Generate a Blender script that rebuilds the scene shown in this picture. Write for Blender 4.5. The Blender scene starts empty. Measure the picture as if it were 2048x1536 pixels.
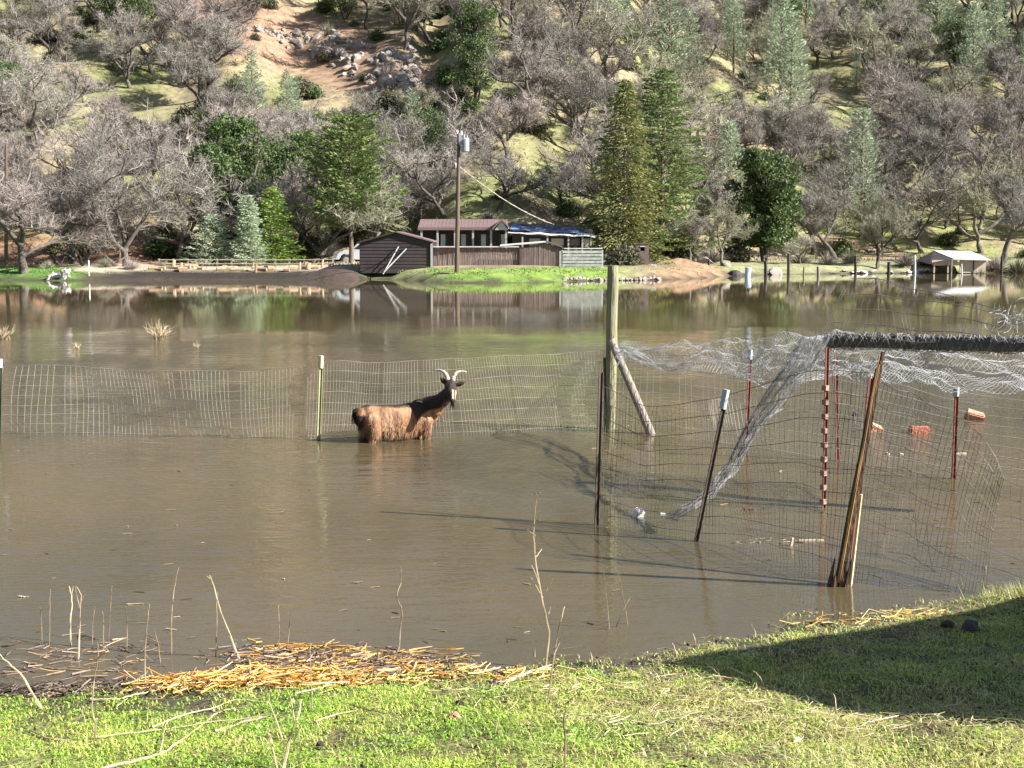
import bpy, bmesh, math, random
import numpy as np
from mathutils import Vector, Matrix, Quaternion, noise
R = math.radians
SC = bpy.context.scene
COL = SC.collection

# ------------------------------------------------------------------ camera
CAMH, F, PITCH = 2.6, 2800.0, R(5.87)          # metres, focal length in photo pixels (2048 wide)
cam_d = bpy.data.cameras.new('camera'); cam = bpy.data.objects.new('camera', cam_d); COL.objects.link(cam)
cam_d.sensor_width = 36.0; cam_d.lens = 36.0 * F / 2048.0
cam_d.clip_start = 0.1; cam_d.clip_end = 2000
cam.location = (0, 0, CAMH); cam.rotation_euler = (math.pi / 2 - PITCH, 0, 0)
SC.camera = cam
# ------------------------------------------------------------------ light
SUN_EL, SUN_A = R(33), R(73)                    # elevation; angle from behind the camera towards the right
S = Vector((math.cos(SUN_EL) * math.sin(SUN_A), -math.cos(SUN_EL) * math.cos(SUN_A), math.sin(SUN_EL)))
w = bpy.data.worlds.new('World'); SC.world = w; w.use_nodes = True
nt = w.node_tree; nt.nodes.clear()
sky = nt.nodes.new('ShaderNodeTexSky'); sky.sky_type = 'NISHITA'; sky.sun_disc = False
sky.sun_elevation = SUN_EL; sky.sun_rotation = math.atan2(S.x, S.y)
bg = nt.nodes.new('ShaderNodeBackground'); bg.inputs['Strength'].default_value = 0.05
wo = nt.nodes.new('ShaderNodeOutputWorld')
nt.links.new(sky.outputs[0], bg.inputs[0]); nt.links.new(bg.outputs[0], wo.inputs[0])
sl = bpy.data.lights.new('sun', 'SUN'); sl.energy = 5.0; sl.angle = R(0.5); sl.color = (1, .965, .91)
so = bpy.data.objects.new('sun', sl); COL.objects.link(so); so.rotation_euler = (-S).to_track_quat('-Z', 'Y').to_euler()
so.location = (60, -20, 60)
SC.view_settings.view_transform = 'Standard'; SC.view_settings.look = 'None'
SC.view_settings.exposure = 1.42; SC.view_settings.gamma = 1

# ------------------------------------------------------------------ helpers
FW = Vector((0, math.cos(PITCH), -math.sin(PITCH))); UP = Vector((0, math.sin(PITCH), math.cos(PITCH)))
EYE = Vector((0, 0, CAMH))
def ray(px, py): return FW + Vector(((px - 1024) / F, 0, 0)) - UP * ((py - 768) / F)
def PD(px, py, D):                              # point at distance D (along +Y) seen at a photo pixel
    d = ray(px, py); return EYE + d * (D / d.y)
def W0(px, py, z=0.0):                          # point at height z
    d = ray(px, py); return EYE + d * ((z - CAMH) / d.z)
def project(p):
    v = Vector(p) - EYE; k = v.dot(FW)
    return 1024 + F * v.x / k, 768 - F * v.dot(UP) / k
def interp(pts, x):
    if x <= pts[0][0]: return pts[0][1]
    for (a, b), (c, d) in zip(pts, pts[1:]):
        if x <= c:
            t = (x - a) / (c - a); t = t * t * (3 - 2 * t) * .5 + t * .5
            return b + (d - b) * t
    return pts[-1][1]
def sm(a, b, x):
    t = max(0., min(1., (x - a) / (b - a))); return t * t * (3 - 2 * t)
def nz(x, y, s, z=0.0): return noise.noise(Vector((x / s, y / s, z)))

def tag(o, label=None, cat=None, group=None, kind=None):
    if label: o['label'] = label
    if cat: o['category'] = cat
    if group: o['group'] = group
    if kind: o['kind'] = kind
    return o
def empty(name, loc, rz=0, **k):
    o = bpy.data.objects.new(name, None); COL.objects.link(o); o.location = loc; o.rotation_euler = (0, 0, rz)
    o.empty_display_size = .2
    return tag(o, **k)

class MB:
    def __init__(s): s.v = []; s.f = []; s.c = []
    def add(s, vs, fs, c=None):
        n = len(s.v); s.v += [tuple(q) for q in vs]; s.f += [tuple(i + n for i in f) for f in fs]
        if c is not None: s.c += [c] * len(vs)
        return s
    def box(s, c, size, rot=None, col=None):
        x, y, z = [q / 2 for q in size]
        P = [Vector(q) for q in ((-x,-y,-z),(x,-y,-z),(x,y,-z),(-x,y,-z),(-x,-y,z),(x,-y,z),(x,y,z),(-x,y,z))]
        if rot is not None: P = [rot @ q for q in P]
        c = Vector(c)
        return s.add([q + c for q in P], [(0,3,2,1),(4,5,6,7),(0,1,5,4),(1,2,6,5),(2,3,7,6),(3,0,4,7)], col)
    def tube(s, pts, rad, sides=3, cap=False, col=None):
        pts = [Vector(p) for p in pts]
        if len(pts) < 2: return s
        if not isinstance(rad, (list, tuple)): rad = [rad] * len(pts)
        vs = []; n = len(pts)
        for i, p in enumerate(pts):
            d = (pts[min(i + 1, n - 1)] - pts[max(i - 1, 0)])
            if d.length < 1e-7: d = Vector((0, 0, 1))
            d.normalize()
            a = d.cross(Vector((.31, .22, .93)) if abs(d.z) < .9 else Vector((1, .1, 0))).normalized(); b = d.cross(a)
            for k in range(sides):
                t = 2 * math.pi * k / sides
                vs.append(p + (a * math.cos(t) + b * math.sin(t)) * rad[i])
        fs = []
        for i in range(n - 1):
            for k in range(sides):
                k2 = (k + 1) % sides
                fs.append((i * sides + k, i * sides + k2, (i + 1) * sides + k2, (i + 1) * sides + k))
        if cap:
            fs.append(tuple(range(sides))[::-1]); fs.append(tuple((n - 1) * sides + k for k in range(sides)))
        return s.add(vs, fs, col)
    def prism(s, poly, dvec, col=None):          # polygon extruded by a vector
        n = len(poly); poly = [Vector(p) for p in poly]; d = Vector(dvec)
        vs = poly + [p + d for p in poly]
        fs = [tuple(range(n)), tuple(range(2 * n - 1, n - 1, -1))]
        fs += [(i, i + n, (i + 1) % n + n, (i + 1) % n) for i in range(n)]
        return s.add(vs, fs, col)
    def mesh(s, name, mat, origin=(0, 0, 0), smooth=False):
        me = bpy.data.meshes.new(name); o = Vector(origin)
        me.from_pydata([tuple(Vector(v) - o) for v in s.v], [], s.f)
        if len(s.c) == len(s.v) and s.c:
            a = me.color_attributes.new('Col', 'FLOAT_COLOR', 'POINT')
            arr = np.ones((len(s.v), 4), dtype=np.float32); arr[:, :3] = np.array(s.c, dtype=np.float32)[:, :3]
            a.data.foreach_set('color', arr.ravel())
        if mat: me.materials.append(mat)
        if smooth: me.polygons.foreach_set('use_smooth', [True] * len(me.polygons))
        me.update(); return me
    def build(s, name, mat, parent=None, origin=None, smooth=False, **k):
        if parent is not None and origin is None:
            me = s.mesh(name, mat, (0, 0, 0), smooth)
            mi = parent.matrix_basis.inverted()
            if parent.parent: mi = (parent.parent.matrix_basis @ parent.matrix_basis).inverted()
            me.transform(mi); o = bpy.data.objects.new(name, me); COL.objects.link(o); o.parent = parent
        else:
            org = Vector(origin) if origin is not None else Vector((0, 0, 0))
            me = s.mesh(name, mat, org, smooth); o = bpy.data.objects.new(name, me); COL.objects.link(o)
            if parent is not None: o.parent = parent; o.location = (0, 0, 0)
            else: o.location = org
        return tag(o, **k)

def inst(name, me, parent=None, loc=(0, 0, 0), rot=(0, 0, 0), sc=(1, 1, 1), **k):
    o = bpy.data.objects.new(name, me); COL.objects.link(o)
    if parent: o.parent = parent
    o.location = loc; o.rotation_euler = rot; o.scale = sc
    return tag(o, **k)

# ------------------------------------------------------------------ materials
def N(nt, t, **k):
    n = nt.nodes.new(t)
    for a, b in k.items(): setattr(n, a, b)
    return n
def mat(name, c1, c2=None, scale=4.0, rough=.8, bump=0.0, bscale=None, rnd=0.0, attr=False, metal=0.0, detail=5, spec=None, stretch=None, trans=0.0, contrast=(.35, .65)):
    m = bpy.data.materials.new(name); m.use_nodes = True; nt = m.node_tree; L = nt.links
    b = nt.nodes['Principled BSDF']; b.inputs['Roughness'].default_value = rough; b.inputs['Metallic'].default_value = metal
    if spec is not None: b.inputs['Specular IOR Level'].default_value = spec
    tc = N(nt, 'ShaderNodeTexCoord'); vec = tc.outputs['Object']
    if stretch:
        mp = N(nt, 'ShaderNodeMapping'); mp.inputs['Scale'].default_value = stretch; L.new(vec, mp.inputs[0]); vec = mp.outputs[0]
    no = N(nt, 'ShaderNodeTexNoise'); no.inputs['Scale'].default_value = scale; no.inputs['Detail'].default_value = detail; no.inputs['Roughness'].default_value = .62
    L.new(vec, no.inputs['Vector'])
    rm = N(nt, 'ShaderNodeMapRange'); rm.inputs[1].default_value = contrast[0]; rm.inputs[2].default_value = contrast[1]; L.new(no.outputs[0], rm.inputs[0])
    mx = N(nt, 'ShaderNodeMix', data_type='RGBA'); L.new(rm.outputs[0], mx.inputs[0])
    c2 = c2 or tuple(q * .6 for q in c1)
    mx.inputs[6].default_value = (*c1, 1); mx.inputs[7].default_value = (*c2, 1); out = mx.outputs[2]
    if attr:
        at = N(nt, 'ShaderNodeAttribute', attribute_name='Col')
        mu = N(nt, 'ShaderNodeMix', data_type='RGBA', blend_type='MULTIPLY'); mu.inputs[0].default_value = 1
        L.new(out, mu.inputs[6]); L.new(at.outputs[0], mu.inputs[7]); out = mu.outputs[2]
    if rnd:
        oi = N(nt, 'ShaderNodeObjectInfo'); r2 = N(nt, 'ShaderNodeMapRange'); r2.inputs[3].default_value = 1 - rnd; r2.inputs[4].default_value = 1 + rnd
        L.new(oi.outputs['Random'], r2.inputs[0])
        hs = N(nt, 'ShaderNodeHueSaturation'); L.new(r2.outputs[0], hs.inputs['Value']); L.new(out, hs.inputs['Color'])
        r3 = N(nt, 'ShaderNodeMapRange'); r3.inputs[3].default_value = .5 - rnd * .04; r3.inputs[4].default_value = .5 + rnd * .04
        wn = N(nt, 'ShaderNodeMath', operation='FRACT'); ml = N(nt, 'ShaderNodeMath', operation='MULTIPLY'); ml.inputs[1].default_value = 7.31
        L.new(oi.outputs['Random'], ml.inputs[0]); L.new(ml.outputs[0], wn.inputs[0]); L.new(wn.outputs[0], r3.inputs[0]); L.new(r3.outputs[0], hs.inputs['Hue'])
        out = hs.outputs[0]
    L.new(out, b.inputs['Base Color'])
    if bump:
        n2 = N(nt, 'ShaderNodeTexNoise'); n2.inputs['Scale'].default_value = bscale or scale * 3; n2.inputs['Detail'].default_value = 6
        L.new(vec, n2.inputs['Vector']); bp = N(nt, 'ShaderNodeBump'); bp.inputs['Strength'].default_value = bump; bp.inputs['Distance'].default_value = .05
        L.new(n2.outputs[0], bp.inputs['Height']); L.new(bp.outputs[0], b.inputs['Normal'])
    if trans:
        tr = N(nt, 'ShaderNodeBsdfTranslucent'); L.new(out, tr.inputs[0]); ms = N(nt, 'ShaderNodeMixShader'); ms.inputs[0].default_value = trans
        L.new(b.outputs[0], ms.inputs[1]); L.new(tr.outputs[0], ms.inputs[2]); L.new(ms.outputs[0], nt.nodes['Material Output'].inputs[0])
    return m

M = {}
M['twig_grey'] = mat('twig_grey', (.37, .345, .30), (.20, .18, .155), 1.2, .9, rnd=.3)
M['twig_mauve'] = mat('twig_mauve', (.38, .335, .30), (.22, .185, .165), 1.2, .9, rnd=.28)
M['twig_lichen'] = mat('twig_lichen', (.36, .35, .24), (.2, .19, .14), 1.0, .9, rnd=.3)
M['bark_oak'] = mat('bark_oak', (.065, .052, .045), (.16, .14, .12), 3, .95, bump=.4, rnd=.3)
M['bark_pine'] = mat('bark_pine', (.13, .09, .07), (.2, .16, .13), 3, .95, bump=.4)
M['leaf_live'] = mat('leaf_live', (.06, .105, .035), (.13, .18, .055), .9, .6, rnd=.15, trans=.3)
M['leaf_bright'] = mat('leaf_bright', (.14, .25, .04), (.24, .34, .07), .9, .6, trans=.3)
M['leaf_grey'] = mat('leaf_grey', (.40, .46, .32), (.26, .33, .21), .8, .7, rnd=.18, trans=.3)
M['leaf_conifer'] = mat('leaf_conifer', (.10, .16, .05), (.20, .25, .075), .7, .6, trans=.3)
M['leaf_redwood'] = mat('leaf_redwood', (.30, .29, .085), (.10, .14, .045), .45, .65, trans=.3)
M['shrub'] = mat('shrub', (.14, .13, .08), (.08, .09, .05), 1.5, .9, rnd=.35, trans=.2)
M['rock'] = mat('rock', (.38, .32, .27), (.14, .12, .105), 1.6, .9, bump=.6, rnd=.25)
M['rock_pale'] = mat('rock_pale', (.46, .40, .35), (.22, .19, .17), 1.6, .9, bump=.6, rnd=.2)
M['wire'] = mat('wire', (.46, .44, .38), (.28, .26, .23), 8, .45)
M['wire_rust'] = mat('wire_rust', (.06, .048, .04), (.18, .155, .14), 5, .6)
M['net'] = mat('net', (.60, .62, .65), (.38, .38, .39), 8, .5)
M['net_dark'] = mat('net_dark', (.10, .10, .10), (.3, .3, .3), 9, .7)
M['post_wood'] = mat('post_wood', (.30, .29, .17), (.17, .17, .11), 5, .9, bump=.5, stretch=(3, 3, .35))
M['post_grey'] = mat('post_grey', (.34, .29, .25), (.2, .165, .145), 6, .9, bump=.5, stretch=(3, 3, .35))
M['post_lit_edge'] = mat('post_lit_edge', (.42, .26, .10), (.26, .15, .06), 9, .8, stretch=(3, 3, .5))  # golden tone of the sunlit edge on the leaning post
M['post_rot'] = mat('post_rot', (.16, .085, .045), (.035, .022, .016), 7, .9, bump=.8, stretch=(3, 3, .35))
M['steel_green'] = mat('steel_green', (.10, .13, .07), (.05, .06, .04), 7, .55, metal=.2)
M['steel_dark'] = mat('steel_dark', (.06, .055, .05), (.12, .08, .06), 7, .55, metal=.3)
M['steel_pale'] = mat('steel_pale', (.36, .36, .19), (.24, .25, .13), 9, .5)
M['steel_red'] = mat('steel_red', (.20, .045, .03), (.1, .035, .03), 9, .6)
M['paint_white'] = mat('paint_white', (.75, .76, .78), (.6, .6, .6), 4, .5)
M['paint_yellow'] = mat('paint_yellow', (.72, .66, .38), (.6, .52, .3), 9, .6)
M['galv'] = mat('galv', (.42, .45, .50), (.30, .33, .37), 3, .5, metal=.2)
M['stalk'] = mat('stalk', (.34, .27, .18), (.15, .11, .075), 18, .85, rnd=.25)
M['stalk_pale'] = mat('stalk_pale', (.58, .47, .31), (.32, .24, .15), 14, .85, rnd=.2)
M['straw'] = mat('straw', (.95, .95, .95), (.7, .65, .6), 20, .55, attr=True)
M['grass'] = mat('grass', (1, 1, 1), (.85, .85, .85), 1.5, .55, attr=True, trans=.35)
M['band'] = mat('band', (.42, .25, .18), (.25, .15, .12), 9, .8)
M['brick'] = mat('brick', (.55, .17, .09), (.4, .13, .08), 14, .8, bump=.5)
M['brick_pale'] = mat('brick_pale', (.66, .36, .24), (.5, .2, .12), 9, .8, bump=.5)

# ------------------------------------------------------------------ terrain
near_px = [(-900, 1415), (-300, 1408), (0, 1392), (150, 1388), (330, 1378), (520, 1362), (760, 1346), (1000, 1334), (1180, 1328), (1330, 1306), (1480, 1272), (1640, 1248), (1800, 1222), (1930, 1196), (2048, 1178), (2300, 1130)]
NEAR = []
for px, py in near_px:
    q = W0(px, py); NEAR.append((q.x, q.y))
NEAR.append((NEAR[-1][0] + 8, NEAR[-1][1] + 5)); NEAR.append((NEAR[-1][0] + 30, NEAR[-1][1] + 6))
far_px = [(-2500, 563), (-600, 561), (0, 560), (130, 562), (300, 559), (560, 559), (690, 560), (760, 558), (900, 566), (1050, 566), (1180, 562), (1300, 561), (1400, 557), (1460, 552), (1560, 549), (1750, 547), (2048, 546), (3500, 545)]
FAR = [(W0(px, py).x, W0(px, py).y) for px, py in far_px]
def Hnear(x, y):
    e = interp(NEAR, x) + .10 * nz(x, y, .9, 3) + .05 * nz(x, y, .3, 5)
    d = e - y
    if d > 0: z = (.085 - .032 * sm(.4, 2.6, x)) * d + .016 * d * d * sm(0, 6, d) * .2
    else: z = max(d * .09, -.8)
    z += .028 * nz(x, y, .55, 1) + .014 * nz(x, y, .17, 2)
    z += .10 * math.exp(-((x - 3.95) / .5) ** 2 - ((y - 9.6) / .35) ** 2)
    return z
def Hfar(x, y):
    ys = interp(FAR, x); d = y - ys + 1.2 * nz(x, y, 5, 2) * sm(0, 3, abs(y - ys) + 2) * .5
    if d < 0: return max(-.7, d * .18)
    z = .55 * sm(0, 2.2, d) + .035 * d * sm(0, 5, d)
    start = 13 + 3 * nz(x, 0, 22, 4)
    h = max(0, d - start); px = 1024 + 2800 * x / max(y, 1)
    slope = .47 + .05 * nz(x, y, 40, 7)
    k = 5.0
    hh = (h * h / (h + k)) if h > 0 else 0
    z += hh * slope
    # spurs and gullies running down to the right
    u = (x * .8 + (y - 110) * .6)
    z += sm(2, 25, h) * (2.6 * nz(u, y * .25, 17, 9) + 1.0 * nz(x, y, 8, 8) + .35 * nz(x, y, 2.5, 6))
    z += sm(0, 6, h) * .5 * nz(x, y, 4, 11)
    if z > 38: z = 38 + (z - 38) * .15
    return z
def H(x, y): return Hnear(x, y) if y < 16 else Hfar(x, y)
def hit(px, py, lo=3.0, hi=400.0):
    d = ray(px, py); d = d / d.y; t = lo; st = .1
    prev = t
    while t < hi:
        p = EYE + d * t
        if p.z <= H(p.x, p.y):
            a, b = prev, t
            for _ in range(12):
                m_ = (a + b) / 2; p = EYE + d * m_
                if p.z <= H(p.x, p.y): b = m_
                else: a = m_
            p = EYE + d * b; return Vector((p.x, p.y, H(p.x, p.y)))
        prev = t; t += st if t < 16 else .35
    return None

def sheet(name, xs, ys, hf, cf, m):
    mb = MB(); nx = len(xs)
    for y in ys:
        for x in xs:
            z = hf(x, y); mb.v.append((x, y, z)); mb.c.append(cf(x, y, z))
    for j in range(len(ys) - 1):
        for i in range(nx - 1):
            a = j * nx + i; mb.f.append((a, a + 1, a + nx + 1, a + nx))
    return mb.build(name, m, smooth=True, kind='structure')
def mixc(a, b, t): return tuple(p + (q - p) * t for p, q in zip(a, b))
def steps(*seg):
    out = []
    for a, b, s in seg:
        n = int(round((b - a) / s)); out += [a + (b - a) * i / n for i in range(n)]
    return out + [seg[-1][1]]

GREEN, TAN, LITTER, RED = (.245, .27, .11), (.38, .32, .20), (.16, .125, .09), (.38, .25, .17)
def inell(px, py, cx, cy, rx, ry, ang=0):
    c, s_ = math.cos(R(ang)), math.sin(R(ang)); dx, dy = px - cx, py - cy
    a = (dx * c + dy * s_) / rx; b = (-dx * s_ + dy * c) / ry
    return math.sqrt(a * a + b * b)
def cfar(x, y, z):
    if y < 60: return (.12, .1, .07)
    px, py = project((x, y, z)); d = y - interp(FAR, x)
    n1 = nz(x, y, 9, 21) * .5 + .5; n2 = nz(x, y, 4, 22) * .5 + .5
    c = mixc(GREEN, TAN, sm(.35, .65, n1)); c = mixc(c, LITTER, sm(.5, .75, n2) * .7)
    c = mixc(c, RED, (1 - sm(.75, 1.15, inell(px, py, 620, 95, 330, 72, 17) + .3 * (n2 - .5))))
    c = mixc(c, RED, (1 - sm(.7, 1.1, inell(px, py, 1440, 262, 70, 40, 20))) * .8)
    c = mixc(c, GREEN, (1 - sm(.7, 1.1, inell(px, py, 240, 150, 190, 60, 42))) * .45)
    c = mixc(c, (.30, .36, .10), (1 - sm(.7, 1.1, inell(px, py, 1760, 470, 330, 70, 8))) * .7 * sm(.3, .55, n2))
    c = mixc(c, (.44, .31, .22), (1 - sm(.7, 1.1, inell(px, py, 1720, 500, 130, 22, 12))) * .8 )
    if px < 350: c = mixc(c, (.40, .22, .14), (1 - sm(13, 26, d)) * sm(6, 10, d) * (1 - sm(310, 350, px)))
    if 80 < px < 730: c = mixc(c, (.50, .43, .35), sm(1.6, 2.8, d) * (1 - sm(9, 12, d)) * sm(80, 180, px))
    if 80 < px < 730: c = mixc(c, (.026, .019, .015), (1 - sm(1.4, 2.4, d)) * sm(100, 200, px))  # shade of the left bank face painted into the soil as near black
    if px <= 150: c = mixc(c, (.14, .27, .05), (1 - sm(5, 8, d)))
    if 730 < px < 1300: c = mixc(c, (.20, .33, .05), (1 - sm(5, 8, d)) * (.5 * sm(730, 760, px) + .5 * sm(840, 870, px)) * (.55 + .45 * sm(.35, .6, nz(x, y, 1.3, 77) * .5 + .5)) * (1 - sm(1180, 1300, px)))
    if 1290 < px < 1460: c = mixc(c, (.34, .23, .14), (1 - sm(4, 7, d)) * sm(1290, 1320, px) * (1 - sm(1420, 1460, px)))
    if px > 1440: c = mixc(c, (.30, .31, .17), (1 - sm(8, 12, d)) * sm(1440, 1480, px))
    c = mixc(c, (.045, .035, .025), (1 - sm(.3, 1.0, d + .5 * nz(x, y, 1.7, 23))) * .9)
    return c
def ground_material():
    m = mat('ground_earth', (1.1, 1.08, 1.0), (.55, .52, .5), 1.1, .95, attr=True, bump=.9, bscale=2.2, detail=8)
    return m
M['ground'] = ground_material()
M['bank'] = mat('bank_soil', (1.0, .98, .95), (.5, .48, .45), 9, .9, attr=True, bump=.8, bscale=30, detail=8)
xs = steps((-300, -120, 10), (-120, -60, 3), (-60, 70, 1.2), (70, 130, 3), (130, 300, 10))
ys = steps((13.0, 80, 4), (80, 125, .6), (125, 200, 1.5), (200, 260, 3), (260, 460, 10))
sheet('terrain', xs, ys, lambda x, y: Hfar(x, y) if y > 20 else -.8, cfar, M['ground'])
def cnear(x, y, z):
    n1 = nz(x, y, .8, 31) * .5 + .5
    n2 = nz(x, y, .22, 33) * .5 + .5; c = mixc((.13, .10, .05), (.30, .34, .09), sm(.35, .65, .5 * n1 + .5 * n2))
    c = mixc((.055, .045, .035), c, sm(-.01, .07, z))
    if x > .6: c = mixc(c, (.20, .17, .09), sm(.6, 2, x) * sm(.5, .7, n1) * .8)
    return c
xs = steps((-60, -12, 3), (-12, -5, .3), (-5, 6.2, .06), (6.2, 14, .3), (14, 60, 3))
ys = steps((-60, -12, 4), (-12, 4.6, .4), (4.6, 10.8, .06), (10.8, 16, .35))
sheet('near_bank', xs, ys, Hnear, cnear, M['bank'])
# land to the sides behind the camera joins the far sheet under water

# ------------------------------------------------------------------ water
def water_material():
    m = bpy.data.materials.new('flood_water'); m.use_nodes = True; nt = m.node_tree; L = nt.links
    b = nt.nodes['Principled BSDF']; b.inputs['Roughness'].default_value = .035; b.inputs['IOR'].default_value = 1.33
    geo = N(nt, 'ShaderNodeNewGeometry'); pos = geo.outputs['Position']
    def mapr(src, a, b_, c=0., d=1.):
        r = N(nt, 'ShaderNodeMapRange'); r.interpolation_type = 'SMOOTHSTEP'
        for i, v in zip((1, 2, 3, 4), (a, b_, c, d)): r.inputs[i].default_value = v
        L.new(src, r.inputs[0]); return r.outputs[0]
    def math_(op, a, b_):
        n = N(nt, 'ShaderNodeMath', operation=op)
        for i, v in enumerate((a, b_)):
            if isinstance(v, (int, float)): n.inputs[i].default_value = v
            else: L.new(v, n.inputs[i])
        return n.outputs[0]
    def ns(scale, detail=3, sc3=(1, 1, 1), rough=.5, dist=0.):
        mp = N(nt, 'ShaderNodeMapping'); mp.inputs['Scale'].default_value = sc3; L.new(pos, mp.inputs[0])
        n = N(nt, 'ShaderNodeTexNoise'); n.inputs['Scale'].default_value = scale; n.inputs['Detail'].default_value = detail
        n.inputs['Roughness'].default_value = rough; n.inputs['Distortion'].default_value = dist
        L.new(mp.outputs[0], n.inputs['Vector']); return n.outputs[0]
    sep = N(nt, 'ShaderNodeSeparateXYZ'); L.new(pos, sep.inputs[0])
    wob = math_('MULTIPLY', math_('SUBTRACT', ns(.12, 3), .5), 16.)
    yy = math_('ADD', sep.outputs[1], wob)
    calm_far = mapr(yy, 28, 44, 1, .0)                       # wind does not reach the lee under the far shore
    near = mapr(yy, 13, 24, .20, 1)
    patch = mapr(ns(.35, 4, (1, .5, 1)), .40, .62, .35, 1)
    wind = math_('MULTIPLY', math_('MULTIPLY', calm_far, near), patch)
    dv = N(nt, 'ShaderNodeVectorMath', operation='DISTANCE'); mp_ = N(nt, 'ShaderNodeMapping'); mp_.inputs['Scale'].default_value = (1, .55, 1); L.new(pos, mp_.inputs[0])
    L.new(mp_.outputs[0], dv.inputs[0]); dv.inputs[1].default_value = (.1, 16.6 * .55, 0)
    gust = mapr(dv.outputs['Value'], .3, 1.9, 1.3, 0); wind = math_('ADD', wind, gust)
    ripple = ns(9, 3, (.55, 1.2, 1), .55)
    fine = ns(26, 2, (.6, 1.1, 1), .5)
    swell = ns(1.6, 2, (.5, 1.3, 1))
    h = math_('ADD', math_('MULTIPLY', ripple, .035), math_('MULTIPLY', fine, .009))
    nearf = mapr(sep.outputs[1], 22, 60, 1, .12)
    h = math_('MULTIPLY', h, math_('ADD', math_('MULTIPLY', wind, 1.3), math_('MULTIPLY', nearf, .11)))
    chop = ns(2.6, 2, (.45, 1.3, 1), .5); h = math_('ADD', h, math_('MULTIPLY', math_('MULTIPLY', chop, .14), wind))
    h = math_('ADD', h, math_('MULTIPLY', math_('MULTIPLY', swell, .008), nearf))
    bp = N(nt, 'ShaderNodeBump'); bp.inputs['Strength'].default_value = 1; bp.inputs['Distance'].default_value = .55
    L.new(h, bp.inputs['Height']); L.new(bp.outputs[0], b.inputs['Normal'])
    L.new(math_('ADD', math_('MULTIPLY', math_('MINIMUM', math_('MULTIPLY', wind, wind), 1), .17), .015), b.inputs['Roughness'])
    silt = ns(.18, 4, (1, .6, 1))
    mx = N(nt, 'ShaderNodeMix', data_type='RGBA'); L.new(mapr(silt, .35, .65), mx.inputs[0])
    mx.inputs[6].default_value = (.126, .094, .049, 1); mx.inputs[7].default_value = (.078, .064, .035, 1)
    L.new(mx.outputs[2], b.inputs['Base Color'])
    return m
M['water'] = water_material()
MB().add([(-300, 3, 0), (300, 3, 0), (300, 135, 0), (-300, 135, 0)], [(0, 1, 2, 3)]).build('water', M['water'], kind='structure')

# ------------------------------------------------------------------ trees
def rvec(rng): 
    while True:
        v = Vector((rng.uniform(-1, 1), rng.uniform(-1, 1), rng.uniform(-1, 1)))
        if .05 < v.length < 1: return v.normalized()
def make_oak(seed, height=9.0, spread=1.0, dens=1.0, trunk_h=.2, upright=0.0):
    rng = random.Random(seed); T, C = MB(), MB()
    def branch(p, d, ln, r, lev):
        n = 5 if lev < 2 else 4
        pts = [p]; rad = [r]; q = p.copy(); dd = d.copy()
        for i in range(n):
            kick = .34 if lev < 3 else .25
            dd = (dd + rvec(rng) * kick + Vector((0, 0, .05 if lev < 2 else .06 + upright))).normalized()
            q = q + dd * ln / n; pts.append(q.copy()); rad.append(max(r * (1 - .68 * (i + 1) / n), .012))
        (T if lev < 3 else C).tube(pts, rad, 6 if lev == 0 else (5 if lev == 1 else 3))
        if lev == 3:
            for k in range(int(27 * dens)):
                t = rng.uniform(.1, 1) * n; i = min(int(t), n - 1); a = pts[i].lerp(pts[i + 1], t - i)
                e = (dd * .55 + rvec(rng) * .95 + Vector((0, 0, .12))).normalized(); l2 = rng.uniform(.35, .85)
                s_ = e.cross(rvec(rng)).normalized() * rng.uniform(.007, .013)
                mid = a + e * l2 * .55 + rvec(rng) * .07; tip = a + e * l2 + rvec(rng) * .12
                C.add([a - s_, a + s_, mid + s_ * .7, mid - s_ * .7, tip], [(0, 1, 2, 3), (3, 2, 4)])
                if rng.random() < .6:
                    e2 = (e + rvec(rng) * .8).normalized(); t2 = mid + e2 * l2 * .5
                    C.add([mid - s_, mid + s_ * .6, t2], [(0, 1, 2)])
            return
        nch = (6, 7, 8)[lev] if lev else rng.choice((4, 5))
        for k in range(nch):
            t = (.45 + .55 * (k + 1) / nch if lev == 0 else rng.uniform(.25, 1.0)) * n
            i = min(int(t), n - 1); a = pts[i].lerp(pts[i + 1], min(1, t - i))
            if lev == 0:
                az = 2 * math.pi * (k + rng.uniform(-.3, .3)) / nch; el = rng.uniform(.35, 1.05) + upright
                e = Vector((math.cos(az) * math.cos(el), math.sin(az) * math.cos(el), math.sin(el)))
                l2 = height * rng.uniform(.42, .55) * (1.15 - .3 * math.sin(el)) * spread; r2 = r * rng.uniform(.45, .62)
            else:
                e = (dd * .75 + rvec(rng) * .85).normalized(); 
                if e.z < -.25: e.z *= -.4
                l2 = ln * rng.uniform(.42, .62); r2 = r * .48
            branch(a, e, l2, r2, lev + 1)
    lean = Vector((rng.uniform(-.2, .2), rng.uniform(-.2, .2), 1)).normalized()
    branch(Vector((0, 0, -.3)), lean, height * (trunk_h + .14), height * .034, 0)
    return T.mesh('trunk', M['bark_oak'], smooth=True), C
def leafcloud(C, c, r, n, size, rng, flat=.75, shell=.5):
    for _ in range(n):
        d = rvec(rng); q = c + Vector((d.x, d.y, d.z * flat)) * r * (shell + (1 - shell) * rng.random())
        a = (rvec(rng) + Vector((0, 0, -.2))).normalized(); b = a.cross(rvec(rng)).normalized(); s = size * rng.uniform(.5, 1.2)
        C.add([q - a * s - b * s * .3, q + b * s * .5, q + a * s, q - b * s * .45 + a * .2 * s], [(0, 1, 2, 3)])
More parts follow.
